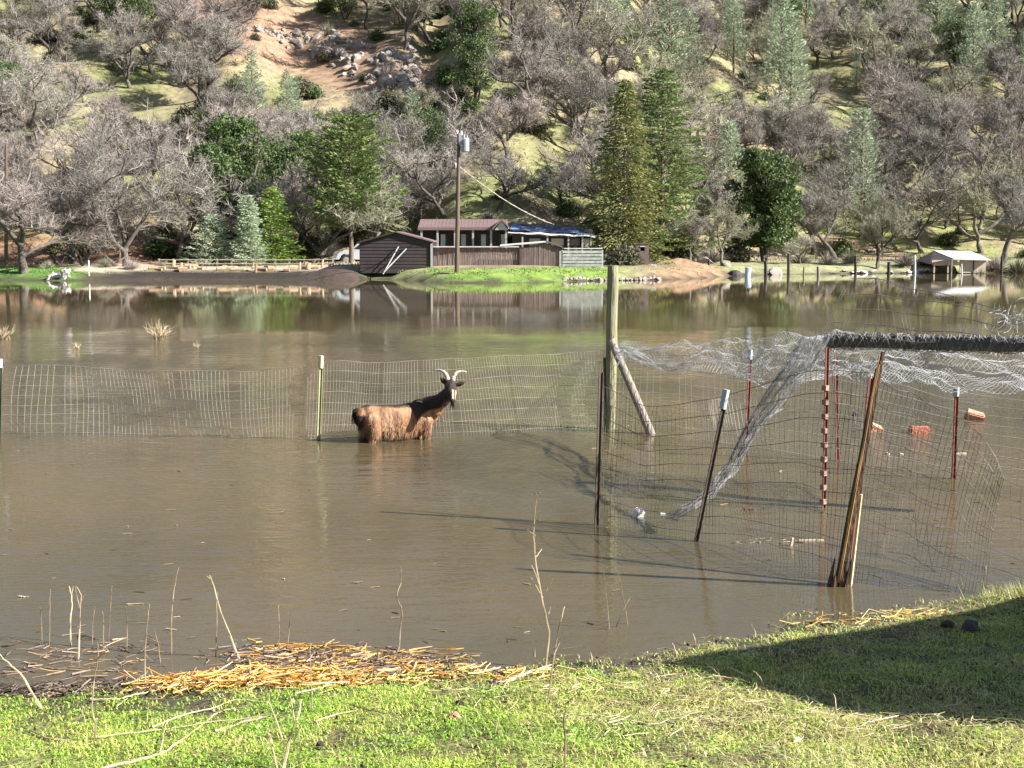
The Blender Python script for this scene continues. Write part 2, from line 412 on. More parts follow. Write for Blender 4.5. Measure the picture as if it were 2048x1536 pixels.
def make_broadleaf(seed, h, w, n=11000, size=.13, mt='leaf_live', trunk_h=.18):
    rng = random.Random(seed); T, C = MB(), MB()
    for k in range(rng.choice((2, 3))):
        az = rng.uniform(0, 6.3); pts = [Vector((0, 0, -.3))]; q = Vector((.15 * math.cos(az), .15 * math.sin(az), 0)); pts.append(q.copy())
        for i in range(6):
            q = q + Vector((math.cos(az) * w * .045 + rng.uniform(-.15, .15), math.sin(az) * w * .045 + rng.uniform(-.15, .15), h * .12)); pts.append(q.copy())
        T.tube(pts, [h * .026 * (1 - .11 * i) for i in range(len(pts))], 6)
    nb = 90
    for k in range(nb):
        t = rng.random(); zc = h * (trunk_h + .12 + (.86 - trunk_h) * t); prof = math.sin(math.pi * min(1, .18 + .75 * t)) ** .6
        az = rng.uniform(0, 6.283); rr = w * .45 * prof * rng.uniform(.2, 1.0)
        c = Vector((math.cos(az) * rr, math.sin(az) * rr, zc)); br = w * rng.uniform(.08, .19)
        leafcloud(C, c, br, n // nb, size, rng)
        T.tube([Vector((0, 0, zc * .55)), c * .5 + Vector((0, 0, zc * .35)), c], [.07, .05, .02], 3)
    return T.mesh('trunk', M['bark_oak'], smooth=True), C.mesh('crown', M[mt])
def make_conifer(seed, h, w, n=260, mt='leaf_conifer', droop=.15, start=.08, needle=.30, lacy=False, power=.8, per=26, bark='bark_pine'):
    rng = random.Random(seed); T, C = MB(), MB()
    pts = [Vector((.05 * math.sin(i * 1.3), .05 * math.cos(i * 1.7), -.3 + (h + .2) * i / 8)) for i in range(9)]
    T.tube(pts, [h * .018 * (1 - .115 * i) + .01 for i in range(9)], 7)
    for k in range(n):
        t = start + (1 - start) * ((k + rng.random()) / n); z = h * t
        az = k * 2.399 + rng.uniform(-.4, .4); ln = w * .5 * ((1 - t) ** power) * rng.uniform(.5, 1.15) + .15
        if lacy: ln *= rng.uniform(.7, 1.2)
        d = Vector((math.cos(az), math.sin(az), (.55 if lacy else .25) - droop)); p0 = Vector((0, 0, z))
        bp = [p0 + d * ln * s - Vector((0, 0, droop * ln * s * s * .8)) for s in (0, .35, .7, 1)]
        T.tube(bp, [.03, .022, .014, .006], 3)
        m_ = max(5, int(per * (ln / (w * .5)) ** .8) + 4)
        side = Vector((-math.sin(az), math.cos(az), 0))
        for j in range(m_):
            s = (.22 if not lacy else .4) + rng.random() * .82; a = bp[0].lerp(bp[3], min(s, 1))
            wd = (.10 + .20 * ln * (1 - abs(s - .55))) * (1 if not lacy else .6)
            a = a + side * rng.gauss(0, wd) + Vector((0, 0, rng.gauss(-.02, .055 + (.05 if lacy else 0)))) + d * rng.gauss(0, .08)
            e = (d * .9 + side * rng.uniform(-.8, .8) + Vector((0, 0, rng.uniform(-.5, .25) if not lacy else rng.uniform(-.2, .5))) ).normalized(); b = e.cross(rvec(rng)).normalized(); sz = needle * rng.uniform(.4, 1.0)
            C.add([a - b * sz * .2, a + e * sz, a + b * sz * .2, a - e * sz * .3], [(0, 1, 2, 3)])
    return T.mesh('trunk', M[bark], smooth=True), C.mesh('crown', M[mt])

oakv = []
for sd in range(9):
    tm, C = make_oak(100 + sd, 9.0, spread=(1.0, 1.15, .85)[sd % 3], dens=1.0, trunk_h=(.2, .13, .3)[sd % 3], upright=(0, 0, .12)[sd % 3])
    crowns = {}
    cm = C.mesh('crown', M['twig_grey']); crowns['grey'] = cm
    for nm in ('mauve', 'lichen'):
        c2 = cm.copy(); c2.materials.clear(); c2.materials.append(M['twig_' + nm]); crowns[nm] = c2
    oakv.append((tm, crowns))
big_oak = []
for sd in range(3):
    tm, C = make_oak(300 + sd, 9.0, spread=1.2, dens=1.5, trunk_h=.10)
    cm = C.mesh('crown', M['twig_grey']); cm2 = cm.copy(); cm2.materials.clear(); cm2.materials.append(M['twig_mauve'])
    big_oak.append((tm, {'grey': cm, 'mauve': cm2}))
livev = [make_broadleaf(400 + i, 8, 7, 8000, .15) for i in range(3)]
gpine = [make_conifer(500 + i, 10, 4.2, 150, 'leaf_grey', .05, .15, .32, True, .55, 34) for i in range(3)]

def tree(name, meshes, base, s, rz, label, cat='tree', group=None, sxy=1.0):
    e = empty(name, base, rz, label=label, cat=cat, group=group)
    inst('trunk', meshes[0], e, sc=(s * sxy, s * sxy, s)); inst('crown', meshes[1], e, sc=(s * sxy, s * sxy, s))
    return e
# --- named trees, each built as itself
def base_at(px, py, D=None):
    if D is None: return hit(px, py, 70)
    q = PD(px, py, D); q.z = Hfar(q.x, q.y); return q
rng = random.Random(5)
BUSY = []                                       # (x, y, r) kept free of scattered trees
def special(name, meshes, px, D, ytop, nomh, label, group=None, rz=None, sxy=1.0, keep=3.5):
    b = base_at(px, 540, D); top = PD(px, ytop, D).z; s = (top - b.z) / nomh
    BUSY.append((b.x, b.y, keep)); return tree(name, meshes, b, s, rng.uniform(0, 6.28) if rz is None else rz, label, 'tree', group, sxy)
special('redwood_tree', make_conifer(601, 13, 7.6, 250, 'leaf_redwood', .32, .03, .30, False, .62, 120), 1248, 103, 158, 13, 'tall cone shaped evergreen with yellowish foliage at the right end of the house', rz=1.0)
special('conifer_tree', make_conifer(602, 14, 9.4, 190, 'leaf_conifer', .10, .05, .34, False, .55, 150), 1322, 106, 136, 14, 'tall dark green conifer standing behind the yellowish evergreen', rz=2.0)
special('pine_tree', make_conifer(603, 9.5, 7.4, 95, 'leaf_conifer', -.12, .20, .34, False, .30, 190), 702, 103.2, 236, 9.5, 'broad dark green pine standing left of the brown shed over the pickup', rz=0)
special('live_oak', make_broadleaf(604, 8, 6.0, 22000, .14, trunk_h=.06), 1530, 114, 300, 8, 'dense dark green rounded evergreen oak right of the tall conifers', rz=0, keep=6)
special('live_oak', make_broadleaf(605, 9, 6.0, 20000, .14, 'leaf_live', .05), 462, 107, 240, 9, 'dark green evergreen tree between the grey bare oaks and the pine', rz=1)
special('young_evergreen', make_conifer(606, 5.5, 4.2, 170, 'leaf_bright', .05, .0, .26, False, .6, 60), 545, 101.5, 375, 5.5, 'bright green bushy young evergreen behind the rail fence', rz=1, keep=2)
special('grey_pine', make_conifer(607, 5, 2.6, 130, 'leaf_grey', .05, .0, .24, False, .55, 70), 498, 99.6, 392, 5, 'small pale grey green young pine beside the rail fence', rz=1, keep=2)
special('grey_pine', make_conifer(608, 4, 4, 90, 'leaf_grey', .05, .0, .24, False, .45, 60), 425, 100, 430, 4, 'low pale green bush at the foot of the bare oaks', keep=2)
special('bare_oak', (big_oak[0][0], big_oak[0][1]['mauve']), 48, 93, 240, 9.2, 'large bare oak with a thick leaning trunk on the left shore', rz=.5, sxy=1.15)
special('bare_oak', (big_oak[1][0], big_oak[1][1]['mauve']), 150, 101, 262, 9.2, 'wide bare oak behind the white debris on the left shore', rz=2.5, sxy=1.1)
special('bare_oak', (big_oak[2][0], big_oak[2][1]['grey']), 255, 98, 255, 9.2, 'broad grey bare oak drooping over the dirt road', rz=4.5, sxy=1.1)
special('bare_oak', (big_oak[1][0], big_oak[1][1]['grey']), 362, 104, 268, 9.2, 'round grey bare oak at the left end of the rail fence', rz=.7, sxy=1.1)
special('bare_oak', (oakv[1][0], oakv[1][1]['lichen']), 637, 104, 300, 9, 'dark spreading oak with a bent limb left of the pine', rz=2.2, sxy=1.1)
special('bare_oak', (oakv[4][0], oakv[4][1]['grey']), 830, 112, 300, 9, 'grey bare oak behind the left end of the house roof', rz=1.2)
special('bare_oak', (oakv[7][0], oakv[7][1]['lichen']), 965, 114, 310, 9, 'fan shaped bare oak behind the middle of the house roof', rz=3.2)
special('bare_oak', (big_oak[0][0], big_oak[0][1]['grey']), 1120, 114, 290, 9.2, 'wide crowned dark oak behind the blue tarp roof', rz=4.0)
special('bare_oak', (oakv[3][0], oakv[3][1]['grey']), 1380, 104, 400, 9, 'small grey bare tree beside the dirt mound', rz=1.0, keep=2)
special('bare_oak', (oakv[6][0], oakv[6][1]['lichen']), 1446, 106, 395, 9, 'small twiggy bare tree left of the blue barrel', rz=2.0, keep=2)
special('bare_oak', (oakv[2][0], oakv[2][1]['grey']), 1672, 121, 330, 9, 'bare oak with a straight dark trunk on the grassy slope right of the live oak', rz=.3)
special('bare_oak', (oakv[5][0], oakv[5][1]['lichen']), 1752, 111, 385, 9, 'bare tree with a pale trunk on the shore left of the beige shed', rz=1.3)
special('bare_oak', (oakv[8][0], oakv[8][1]['grey']), 2005, 116, 300, 9, 'bare tree rising behind the beige shed', rz=5)
special('bare_oak', (oakv[0][0], oakv[0][1]['grey']), 1600, 112, 450, 9, 'small bare tree growing at the right foot of the live oak', rz=2.6, keep=2)
def hillspecial(name, meshes, px, py, ytop, nomh, label, group=None, sxy=1.0, keep=3.5):
    b = hit(px, py, 100)
    if b is None: return
    top = PD(px, ytop, b.y).z; s = (top - b.z) / nomh
    BUSY.append((b.x, b.y, keep)); return tree(name, meshes, b, s, rng.uniform(0, 6.28), label, 'tree', group, sxy)
hillspecial('bare_oak', (oakv[1][0], oakv[1][1]['grey']), 262, 176, 5, 9, 'dark trunked bare oak alone on the green slope at the upper left', sxy=.9)
hillspecial('bare_oak', (oakv[5][0], oakv[5][1]['grey']), 408, 240, 80, 9, 'bare oak below the red soil at the upper left')
hillspecial('bare_oak', (oakv[4][0], oakv[4][1]['mauve']), 1775, 226, 110, 9, 'spreading dark limbed oak high on the right slope', sxy=1.15)
hillspecial('bare_oak', (oakv[7][0], oakv[7][1]['mauve']), 1738, 338, 225, 9, 'forked pale limbed oak halfway up the right slope', sxy=1.1)
hillspecial('bare_oak', (oakv[8][0], oakv[8][1]['grey']), 1392, 285, 150, 9, 'slender bare oak leaning over the small red cutting')
hillspecial('bare_tree', (oakv[2][0], oakv[2][1]['grey']), 1668, 118, -60, 9, 'tall dark trunked bare tree near the top right of the hillside', sxy=.6)
for px, py, yt, l in ((1375, 190, 20, 'narrow pale grey pine above the dark green conifer'), (1566, 170, 60, 'narrow pale grey pine high on the slope right of the conifers'), (505, 250, 105, 'lacy pale green pine below the rock outcrop'), (575, 262, 140, 'lacy pale green pine just right of a taller one below the rock outcrop'), (1290, 160, 85, 'pale grey pine tip behind the tops of the two conifers'), (1712, 190, 110, 'small pale green pine left of the spreading dark limbed oak'), (1455, 120, 0, 'pale grey pine at the top edge right of the conifers'), (1830, 60, -60, 'blue grey pine at the top edge above the evergreen oak'), (1990, 130, -30, 'blue grey pine at the top right corner'), (1220, 90, -20, 'pale grey pine at the top edge above the conifers')):
    hillspecial('grey_pine', gpine[rng.randrange(3)], px, py, yt, 10, l, keep=2.5)
for px, py, yt, l, sx in ((1910, 150, 40, 'largest evergreen oak near the top right corner', 1.3), (1760, 80, -5, 'evergreen oak at the top edge on the right', 1.1), (2035, 130, 70, 'evergreen oak touching the right edge near the top', 1.0), (505, 30, -50, 'dark evergreen shrub above the red soil', 1.4), (690, 40, -40, 'dark evergreen at the top edge above the rock outcrop', 1.2), (930, 60, -20, 'green evergreen oak at the top edge left of centre', 1.1), (1010, 30, -60, 'green evergreen oak at the top edge near the centre', 1.0), (1270, 120, 50, 'small evergreen above the two conifers', 1.0), (430, 300, 215, 'small evergreen above the dark green tree beside the oaks', 1.2), (2010, 30, -60, 'dark evergreen oak at the extreme top right', 1.2)):
    hillspecial('live_oak', livev[rng.randrange(3)], px, py, yt, 8, l, sxy=sx, keep=2.5)

# --- scattered bare oaks over the hillside
CLEAR = [(620, 115, 290, 85, 16), (290, 205, 190, 55, 40), (760, 165, 170, 65, 14), (1350, 440, 75, 60, 0), (1530, 470, 80, 40, 0), (560, 190, 90, 30, 20), (1700, 240, 60, 24, 10), (1830, 330, 60, 22, 10), (1230, 330, 40, 40, 0), (1495, 215, 55, 30, 38), (1440, 262, 45, 28, 20), (760, 30, 60, 30, 20), (330, 240, 120, 20, 35), (1620, 470, 60, 24, 0), (1850, 450, 40, 14, 20)]
def region(px, py):
    if py > 400:
        return ('behind the left shore' if px < 330 else 'behind the rail fence' if px < 640 else 'behind the house' if px < 1200 else 'right of the tall conifers' if px < 1460 else 'on the grassy right slope' if px < 1780 else 'above the beige shed') + (' near the ground' if py > 470 else '')
    h = 'on the upper hillside' if py < 110 else 'high on the hillside' if py < 200 else 'halfway up the hillside' if py < 300 else 'on the lower hillside'
    v = 'at far left' if px < 180 else 'left of the red soil' if px < 400 and py < 200 else 'left of the rocks' if px < 560 and py < 200 else 'above the rail fence' if px < 560 else 'around the rocks' if px < 860 and py < 200 else 'above the brown shed' if px < 860 else 'above the house' if px < 1180 else 'beside the tall conifers' if px < 1450 else 'above the dark oak' if px < 1640 else 'on the right slope' if px < 1850 else 'near the right edge'
    return h + ' ' + v
rs = random.Random(77); placed = []; tries = 0
TW = ['grey', 'grey', 'mauve', 'lichen', 'mauve']
tint_word = {'grey': 'grey', 'mauve': 'brownish', 'lichen': 'lichen green'}
def scatter(count, y0, y1, wfac, mind, group, infr=True):
    global tries
    n = 0; t = 0
    while n < count and t < 40000:
        t += 1
        y = rs.uniform(y0, y1); x = rs.uniform(-1, 1) * (y * wfac + 6); z = Hfar(x, y); d = y - interp(FAR, x)
        if d < 15: continue
        px, py = project((x, y, z))
        if any((x - a) ** 2 + (y - b) ** 2 < r * r for a, b, r in BUSY): continue
        md = mind * (.8 + .5 * (nz(x, y, 14, 55) + .5))
        if any((x - a) ** 2 + (y - b) ** 2 < md * md for a, b in placed): continue
        if any(inell(px, py, *c) < 1 for c in CLEAR): continue
        hgt = rs.uniform(6.5, 10.5)
        if 500 < px < 900 and 150 < py < 330: hgt = rs.uniform(4, 5.5)
        if 150 < px < 480 and 200 < py < 400: hgt = rs.uniform(5, 7)
        k_ = 2800 / y
        if 470 < px < 880 and py > 110:
            lim_ = (py - 172) / k_
            if lim_ < 3: continue
            hgt = min(hgt, max(lim_, 3) + (1.5 if px < 540 or px > 830 else 0))
        if 120 < px < 440 and py > 110 + (px - 140) * .66:
            lim_ = (py - (135 + (px - 140) * .66)) / k_
            if lim_ < 2.5: continue
            hgt = min(hgt, lim_ + .5)
        if 1450 < px < 1560 and 230 < py < 330: hgt = rs.uniform(4, 5)
        placed.append((x, y)); n += 1
        r_ = rs.random(); far = y > 140
        if r_ < (.20 if px > 1300 and py < 220 else .10 if px > 1100 and py < 200 else .035):
            tree('grey_pine', gpine[rs.randrange(3)], (x, y, z), hgt / 8, rs.uniform(0, 6.28), 'lacy grey green pine ' + region(px, py), 'tree', 'grey pines on the hillside')
        elif r_ < (.32 if px > 1300 and py < 220 else .2 if px > 1100 and py < 200 else .08):
            tree('live_oak', livev[rs.randrange(3)], (x, y, z), hgt / 10, rs.uniform(0, 6.28), 'green leaved oak ' + region(px, py), 'tree', 'evergreen oaks on the hillside')
        else:
            v = oakv[rs.randrange(9)]; tn = 'mauve' if (px < 500 and py > 220 and rs.random() < .6) else rs.choice(TW)
            tree('bare_oak', (v[0], v[1][tn]), (x, y, z), hgt / 9, rs.uniform(0, 6.28), ('small ' if hgt < 7.6 else 'large ' if hgt > 9.3 else '') + 'bare ' + tint_word[tn] + ' oak ' + region(px, py), 'tree', group, rs.uniform(.9, 1.25))
    return n
scatter(262, 108, 190, .37, 4.55, 'bare oaks on the hillside')
scatter(40, 190, 225, .42, 9, 'bare oaks on the hillside')

# shrubs on the hill and along the far shore
def make_shrub(seed, mt, n=420, dry=False):
    rg = random.Random(seed); C = MB()
    for k in range(n):
        az = rg.uniform(0, 6.28); el = rg.uniform(.2, 1.5); l = rg.uniform(.4, 1.0)
        d = Vector((math.cos(az) * math.cos(el), math.sin(az) * math.cos(el), math.sin(el)))
        a = d * l * .25; b = d * l + rvec(rg) * .12; s = d.cross(rvec(rg)).normalized() * (.012 if dry else .03)
        C.add([a - s, a + s, b], [(0, 1, 2)])
        if not dry:
            for _ in range(2):
                q = b + rvec(rg) * .15; u = rvec(rg) * .09; v = rvec(rg) * .07
                C.add([q - u, q + v, q + u, q - v], [(0, 1, 2, 3)])
    return C.mesh('shrub', M[mt])
shr = [make_shrub(1, 'shrub'), make_shrub(2, 'twig_lichen', 600, True), make_shrub(3, 'twig_mauve', 600, True), make_shrub(4, 'leaf_live')]
rs = random.Random(9); n = 0
while n < 250:
    y = rs.uniform(106, 172); x = rs.uniform(-1, 1) * (y * .37 + 3); d = y - interp(FAR, x)
    if d < 11: continue
    z = Hfar(x, y); px, py = project((x, y, z)); n += 1; k = rs.choice((0, 0, 1, 2, 3))
    inst('shrub', shr[k], None, (x, y, z - .1), (0, 0, rs.uniform(0, 6)), [rs.uniform(.7, 1.8)] * 3, label=('small olive shrub ', 'dry greenish bush ', 'dry brown bush ', 'small dark green bush ')[k] + region(px, py), cat='shrub', group='shrubs under the hillside oaks')
shore = [(1160, 101, 1.6, 2), (1195, 102, 1.9, 0), (1245, 99, 1.5, 0), (1272, 100, 1.3, 1), (1225, 103, 2.0, 1), (1140, 97, 1.2, 2), (1345, 107, 1.6, 0), (1375, 112, 2.2, 1), (1420, 110, 2.0, 2), (1470, 113, 1.8, 0), (1600, 113, 1.6, 1), (1655, 112, 1.5, 2), (1700, 114, 1.6, 1), (1810, 112, 1.7, 2), (1850, 113, 1.6, 1), (1990, 112, 1.8, 2), (2035, 111, 1.9, 1), (1960, 109, 1.1, 1), (260, 95, 1.1, 2), (320, 96, .9, 1), (210, 96, 1.0, 1), (95, 95, .8, 1), (560, 106, 1.5, 3), (600, 107, 1.2, 0), (330, 106, 1.8, 3), (400, 107, 1.6, 3)]
SL = ['olive shrub on the far shore', 'dry pale bush on the far shore', 'dry brown bush on the far shore', 'dark green bush behind the rail fence']
def beside(px):
    for lim, t in ((150, 'near the white debris'), (300, 'beside the dirt road'), (470, 'left of the young pine'), (700, 'left of the pickup'), (1180, 'at the white boards'), (1300, 'below the yellowish evergreen'), (1450, 'behind the dirt mound'), (1560, 'behind the blue barrel'), (1720, 'behind the water posts'), (1900, 'left of the beige shed'), (9999, 'right of the beige shed')):
        if px < lim: return t
for px, D, s, k in shore:
    b = base_at(px, 540, D)
    inst('shrub', shr[k], None, (b.x, b.y, b.z - .05), (0, 0, px), (s, s, s * .9), label=SL[k] + ' ' + beside(px), cat='shrub', group='shrubs along the far shore')

# rocks
def make_rock(seed, flat=.7):
    bm = bmesh.new(); bmesh.ops.create_icosphere(bm, subdivisions=2, radius=.5)
    for v in bm.verts:
        d = v.co.normalized(); a = noise.noise(d * 1.3 + Vector((seed * 3.1, 0, 0))); b = noise.noise(d * 3 + Vector((0, seed * 2.3, 0)))
        v.co = d * (.5 + .30 * a + .10 * b); v.co.z *= flat
        for ax in (Vector((.6, .3, .7)).normalized(), Vector((-.8, -.5, .2)).normalized(), Vector((.2, -.9, .3)).normalized()):
            h = v.co.dot(ax) - .33
            if h > 0: v.co -= ax * h
    me = bpy.data.meshes.new('boulder'); bm.to_mesh(me); bm.free(); return me
rocks = []
for i in range(8):
    me = make_rock(i + 1); me.materials.append(M['rock']); me2 = me.copy(); me2.materials.clear(); me2.materials.append(M['rock_pale']); rocks.append((me, me2))
rs = random.Random(3); n = 0
while n < 230:
    t = rs.random() ** .75; cx = 430 + 420 * t; cy = 42 + 108 * t ** 1.1; sp = 8 + 34 * sm(.2, .7, t)
    px = cx + rs.gauss(0, 12); py = cy + rs.gauss(0, sp * .55)
    b = hit(px, py, 100)
    if b is None: continue
    n += 1; s = rs.uniform(.35, .85) * (.8 + .7 * sm(.25, .6, t)) * (1.7 if rs.random() < .12 else 1)
    lab = ('tiny ' if s < .55 else 'large ' if s > 1.15 else 'small ' if s < .8 else '') + 'angular boulder' + (' at the left tip of' if t < .2 else ' in the thin left tail of' if t < .35 else ' left of centre in' if t < .5 else ' at the centre of' if t < .65 else ' right of centre in' if t < .8 else ' at the right end of') + ' the outcrop, ' + ('upper side' if py < cy else 'lower side')
    inst('boulder', rocks[rs.randrange(8)][rs.random() < .45], None, b + Vector((0, 0, s * .02)), (rs.uniform(-.5, .5), rs.uniform(-.5, .5), rs.uniform(0, 6)), (s * rs.uniform(.8, 1.4), s, s * rs.uniform(.8, 1.3)), label=lab, cat='boulder', group='boulders of the rock outcrop')
for px, py, s in ((1430, 268, 1.4), (1455, 276, 1.1), (1475, 262, 1.5), (1485, 285, 1.0), (1440, 288, 1.2), (1410, 258, .9)):
    b = hit(px, py, 100)
    inst('boulder', rocks[int(px) % 8][1], None, b, (.2, .3, px), (s, s, s), label='pale boulder in the small red cutting on the right slope', cat='boulder', group='boulders of the small cutting')
for px, py, s, l, pale in ((1335, 520, 1.3, 'dark round boulder at the left behind the dirt mound', 0), (1372, 518, 1.6, 'large pale boulder behind the dirt mound', 1), (1407, 524, 1.3, 'greenish boulder at the right behind the dirt mound', 1), (1553, 541, 1.3, 'flat pale boulder on the shore between the water posts', 1), (1632, 492, 1.0, 'dark boulder on the grassy slope by a bare trunk', 0), (1655, 495, 1.2, 'larger dark boulder at the foot of the straight trunked oak', 0), (1740, 505, .8, 'small dark boulder on the grassy slope', 0), (1905, 480, .9, 'dark boulder above the beige shed', 0), (1450, 549, .9, 'low dark rock at the water left of the barrel', 0), (1345, 551, 1.1, 'dark rock at the foot of the dirt mound', 0)):
    b = base_at(px, 540, 108 if 1300 < px < 1420 else (106 if py > 535 else 118)) if py > 510 else hit(px, py, 100)
    inst('boulder', rocks[int(px) % 8][pale], None, b + Vector((0, 0, s * .1)), (.1, .2, px), (s * 1.25, s, s * .9), label=l, cat='boulder')
rs = random.Random(4)
for i in range(34):
    px = 1130 + 190 * i / 34 + rs.uniform(-3, 3); D = interp(FAR, (px - 1024) / F * 92) + rs.uniform(.1, .6); b = base_at(px, 560, D); s = rs.uniform(.25, .55)
    inst('rock', rocks[rs.randrange(8)][rs.random() < .5], None, b + Vector((0, 0, .06)), (0, 0, i), (s, s, s * .8), label=('pale ' if i % 2 else 'brownish ') + ('tiny' if s < .4 else 'small') + ' rock at the waterline ' + ('below the white boards' if px < 1210 else 'below the yellowish evergreen'), cat='rock', group='rocks along the waterline below the house')
# grass, weeds and litter growing over the hillside
rs = random.Random(41); mb = MB(); k = 0
while k < 42000:
    y = 100 + 85 * rs.random() ** 1.1; x = rs.uniform(-1, 1) * (y * .37 + 2); d = y - interp(FAR, x)
    if d < 8 or nz(x, y, 3, 91) + nz(x, y, 11, 92) < -.25: k += .5; continue
    k += 1; z = Hfar(x, y); cc = cfar(x, y, z); f = rs.uniform(.45, 1.35); px, py = project((x, y, z)); h = rs.uniform(.06, .24); az = rs.uniform(0, 6.28); w_ = rs.uniform(.03, .10)
    a = Vector((x, y, z - .03)); u = Vector((math.cos(az), math.sin(az), 0)) * w_; q = a + Vector((rs.uniform(-.1, .1), rs.uniform(-.1, .1), h))
    mb.add([a - u, a + u, q], [(0, 1, 2)], tuple(min(.8, c * f) for c in (cc if rs.random() < .75 else rs.choice(((.16, .11, .07), (.42, .36, .22), (.30, .34, .14))))))
k = 0
while k < 16000:
    x = rs.uniform(-40, 45); d = 7.5 * rs.random() ** 1.2; y = interp(FAR, x) + d; z = Hfar(x, y)
    if z < .02 or nz(x, y, 1.5, 95) < -.3: k += .5; continue
    k += 1; cc = cfar(x, y, z); px, py = project((x, y, z)); lush = cc[1] > cc[0] * 1.2; h = rs.uniform(.03, .11) * (1.4 if lush else 1); f = rs.uniform(.5, 1.5)
    if not lush and rs.random() < .75: continue
    a = Vector((x, y, z - .02)); az = rs.uniform(0, 6.28); u = Vector((math.cos(az), math.sin(az), 0)) * rs.uniform(.02, .06); mb.add([a - u, a + u, a + Vector((rs.uniform(-.06, .06), rs.uniform(-.06, .06), h))], [(0, 1, 2)], tuple(min(.8, c * f) for c in cc))
mb.build('hillside_grass', M['grass'], kind='stuff', label='patchy grass and dry weeds covering the hillside under the oaks', cat='grass')
# dirt mound
mb = MB(); c = base_at(1362, 545, 103.5); nx, ny = 26, 12
for j in range(ny + 1):
    for i in range(nx + 1):
        u, v = i / nx * 2 - 1, j / ny * 2 - 1; r2 = min(1, math.sqrt(u * u + v * v)); x, y = c.x + u * 3.0, c.y + v * 2.0
        mb.v.append((x, y, Hfar(x, y) - .08 + .48 * (1 - r2) ** 1.1 * (1.1 - .3 * u) + .12 * nz(x, y, .6, 3) * (1 - r2)))
for j in range(ny):
    for i in range(nx): a = j * (nx + 1) + i; mb.f.append((a, a + 1, a + nx + 2, a + nx + 1))
M['dirt'] = mat('orange_dirt', (.42, .26, .15), (.2, .13, .085), 2, .95, bump=.7)
mb.build('dirt_mound', M['dirt'], origin=c, smooth=True, label='orange dirt mound sloping into the water right of the house', cat='dirt mound')
c = base_at(655, 545, 93); mb = MB()
for j in range(ny + 1):
    for i in range(nx + 1):
        u, v = i / nx * 2 - 1, j / ny * 2 - 1; r2 = min(1, math.sqrt(u * u + v * v)); x, y = c.x + u * 2.6, c.y + v * 1.6
        mb.v.append((x, y, Hfar(x, y) - .08 + .42 * (1 - r2 ** 1.5) + .1 * nz(x, y, .6, 3) * (1 - r2)))
for j in range(ny):
    for i in range(nx): a = j * (nx + 1) + i; mb.f.append((a, a + 1, a + nx + 2, a + nx + 1))
M['dirt_dark'] = mat('dark_soil', (.035, .024, .019), (.07, .045, .035), 2, .95, bump=.7)
mb.build('soil_heap', M['dirt_dark'], origin=c, smooth=True, label='dark soil heap in front of the pickup left of the brown shed', cat='soil heap')

exec_parts = True
# ------------------------------------------------------------------ far buildings
M['siding_brown'] = mat('siding_brown', (.05, .036, .036), (.035, .026, .026), 1.5, .6)
M['roof_brown'] = mat('roof_brown', (.21, .145, .14), (.17, .115, .11), .6, .55)
M['wall_dark'] = mat('wall_dark', (.06, .045, .045), (.04, .03, .03), 2, .8)
M['board'] = mat('board_brown', (.23, .17, .16), (.12, .085, .08), 3, .85, rnd=.16, stretch=(4, 4, .6))
M['trim'] = mat('trim_grey', (.42, .42, .40), (.33, .33, .31), 3, .7)
M['tarp'] = mat('tarp_blue', (.010, .022, .08), (.24, .34, .50), 2.2, .35, stretch=(.5, .5, 2), contrast=(.5, .68))
M['roof_white'] = mat('roof_white', (.72, .7, .68), (.55, .53, .5), 1.2, .5)
M['glass'] = mat('glass_dark', (.03, .04, .07), (.02, .03, .05), 1, .08)
M['curtain'] = mat('curtain', (.6, .66, .74), (.45, .5, .58), 2, .8)
M['beige'] = mat('beige_panel', (.60, .49, .38), (.48, .39, .3), 1.5, .8)
M['tyre'] = mat('tyre', (.02, .02, .02), (.03, .03, .03), 5, .8)
M['rail'] = mat('rail_wood', (.42, .38, .28), (.26, .22, .17), 5, .85)
M['log'] = mat('log', (.48, .34, .22), (.28, .19, .12), 4, .9, rnd=.35)

def quadbox(mb, a, b, thick): ...
# brown metal shed, gable end towards the camera
D = 94.0
def P(px, py, D=D): return PD(px, py, D)
t = empty('brown_shed', P(790, 545), 0, label='dark brown metal shed with a low gable, at the left end of the house', cat='shed')
z0 = P(790, 546).z; xl, xr = P(719, 500).x, P(864, 500).x
el, pk, er = P(719, 487).z, P(793, 466).z, P(864, 484).z; xp = P(793, 466).x
mb = MB(); mb.prism([(xl, D, z0), (xr, D, z0), (xr, D, er), (xp, D, pk), (xl, D, el)], (0, 6, 0)); mb.build('wall', M['siding_brown'], t)
k = 0; z = z0 + .1
while z < pk - .15:
    # slat clipped to the gable outline
    def lim(z):
        a = xl if z < el else xl + (xp - xl) * (z - el) / (pk - el); b = xr if z < er else xr - (xr - xp) * (z - er) / (pk - er); return a + .03, b - .03
    a, b = lim(z + .2)
    if b - a > .3: MB().prism([(a, D - .003, z), (a, D - .035, z + .03), (a, D - .012, z + .215), (a, D - .003, z + .215)], (b - a, 0, 0)).build('siding_board', M['siding_brown'], t)
    z += .23
mb = MB(); 
mb.prism([(xl - .15, D - .2, el - .02), (xp, D - .2, pk + .03), (xp, D - .2, pk + .13), (xl - .15, D - .2, el + .08)], (0, 6.4, 0)); mb.build('roof', M['siding_brown'], t)
mb = MB(); mb.prism([(xp, D - .2, pk + .03), (xr + .1, D - .2, er - .02), (xr + .1, D - .2, er + .06), (xp, D - .2, pk + .12)], (0, 6.4, 0)); mb.build('roof', M['roof_brown'], t)
MB().box((xr - .03, D - .06, (z0 + er) / 2 - .03), (.13, .1, er - z0 - .1)).build('corner_trim', M['trim'], t)
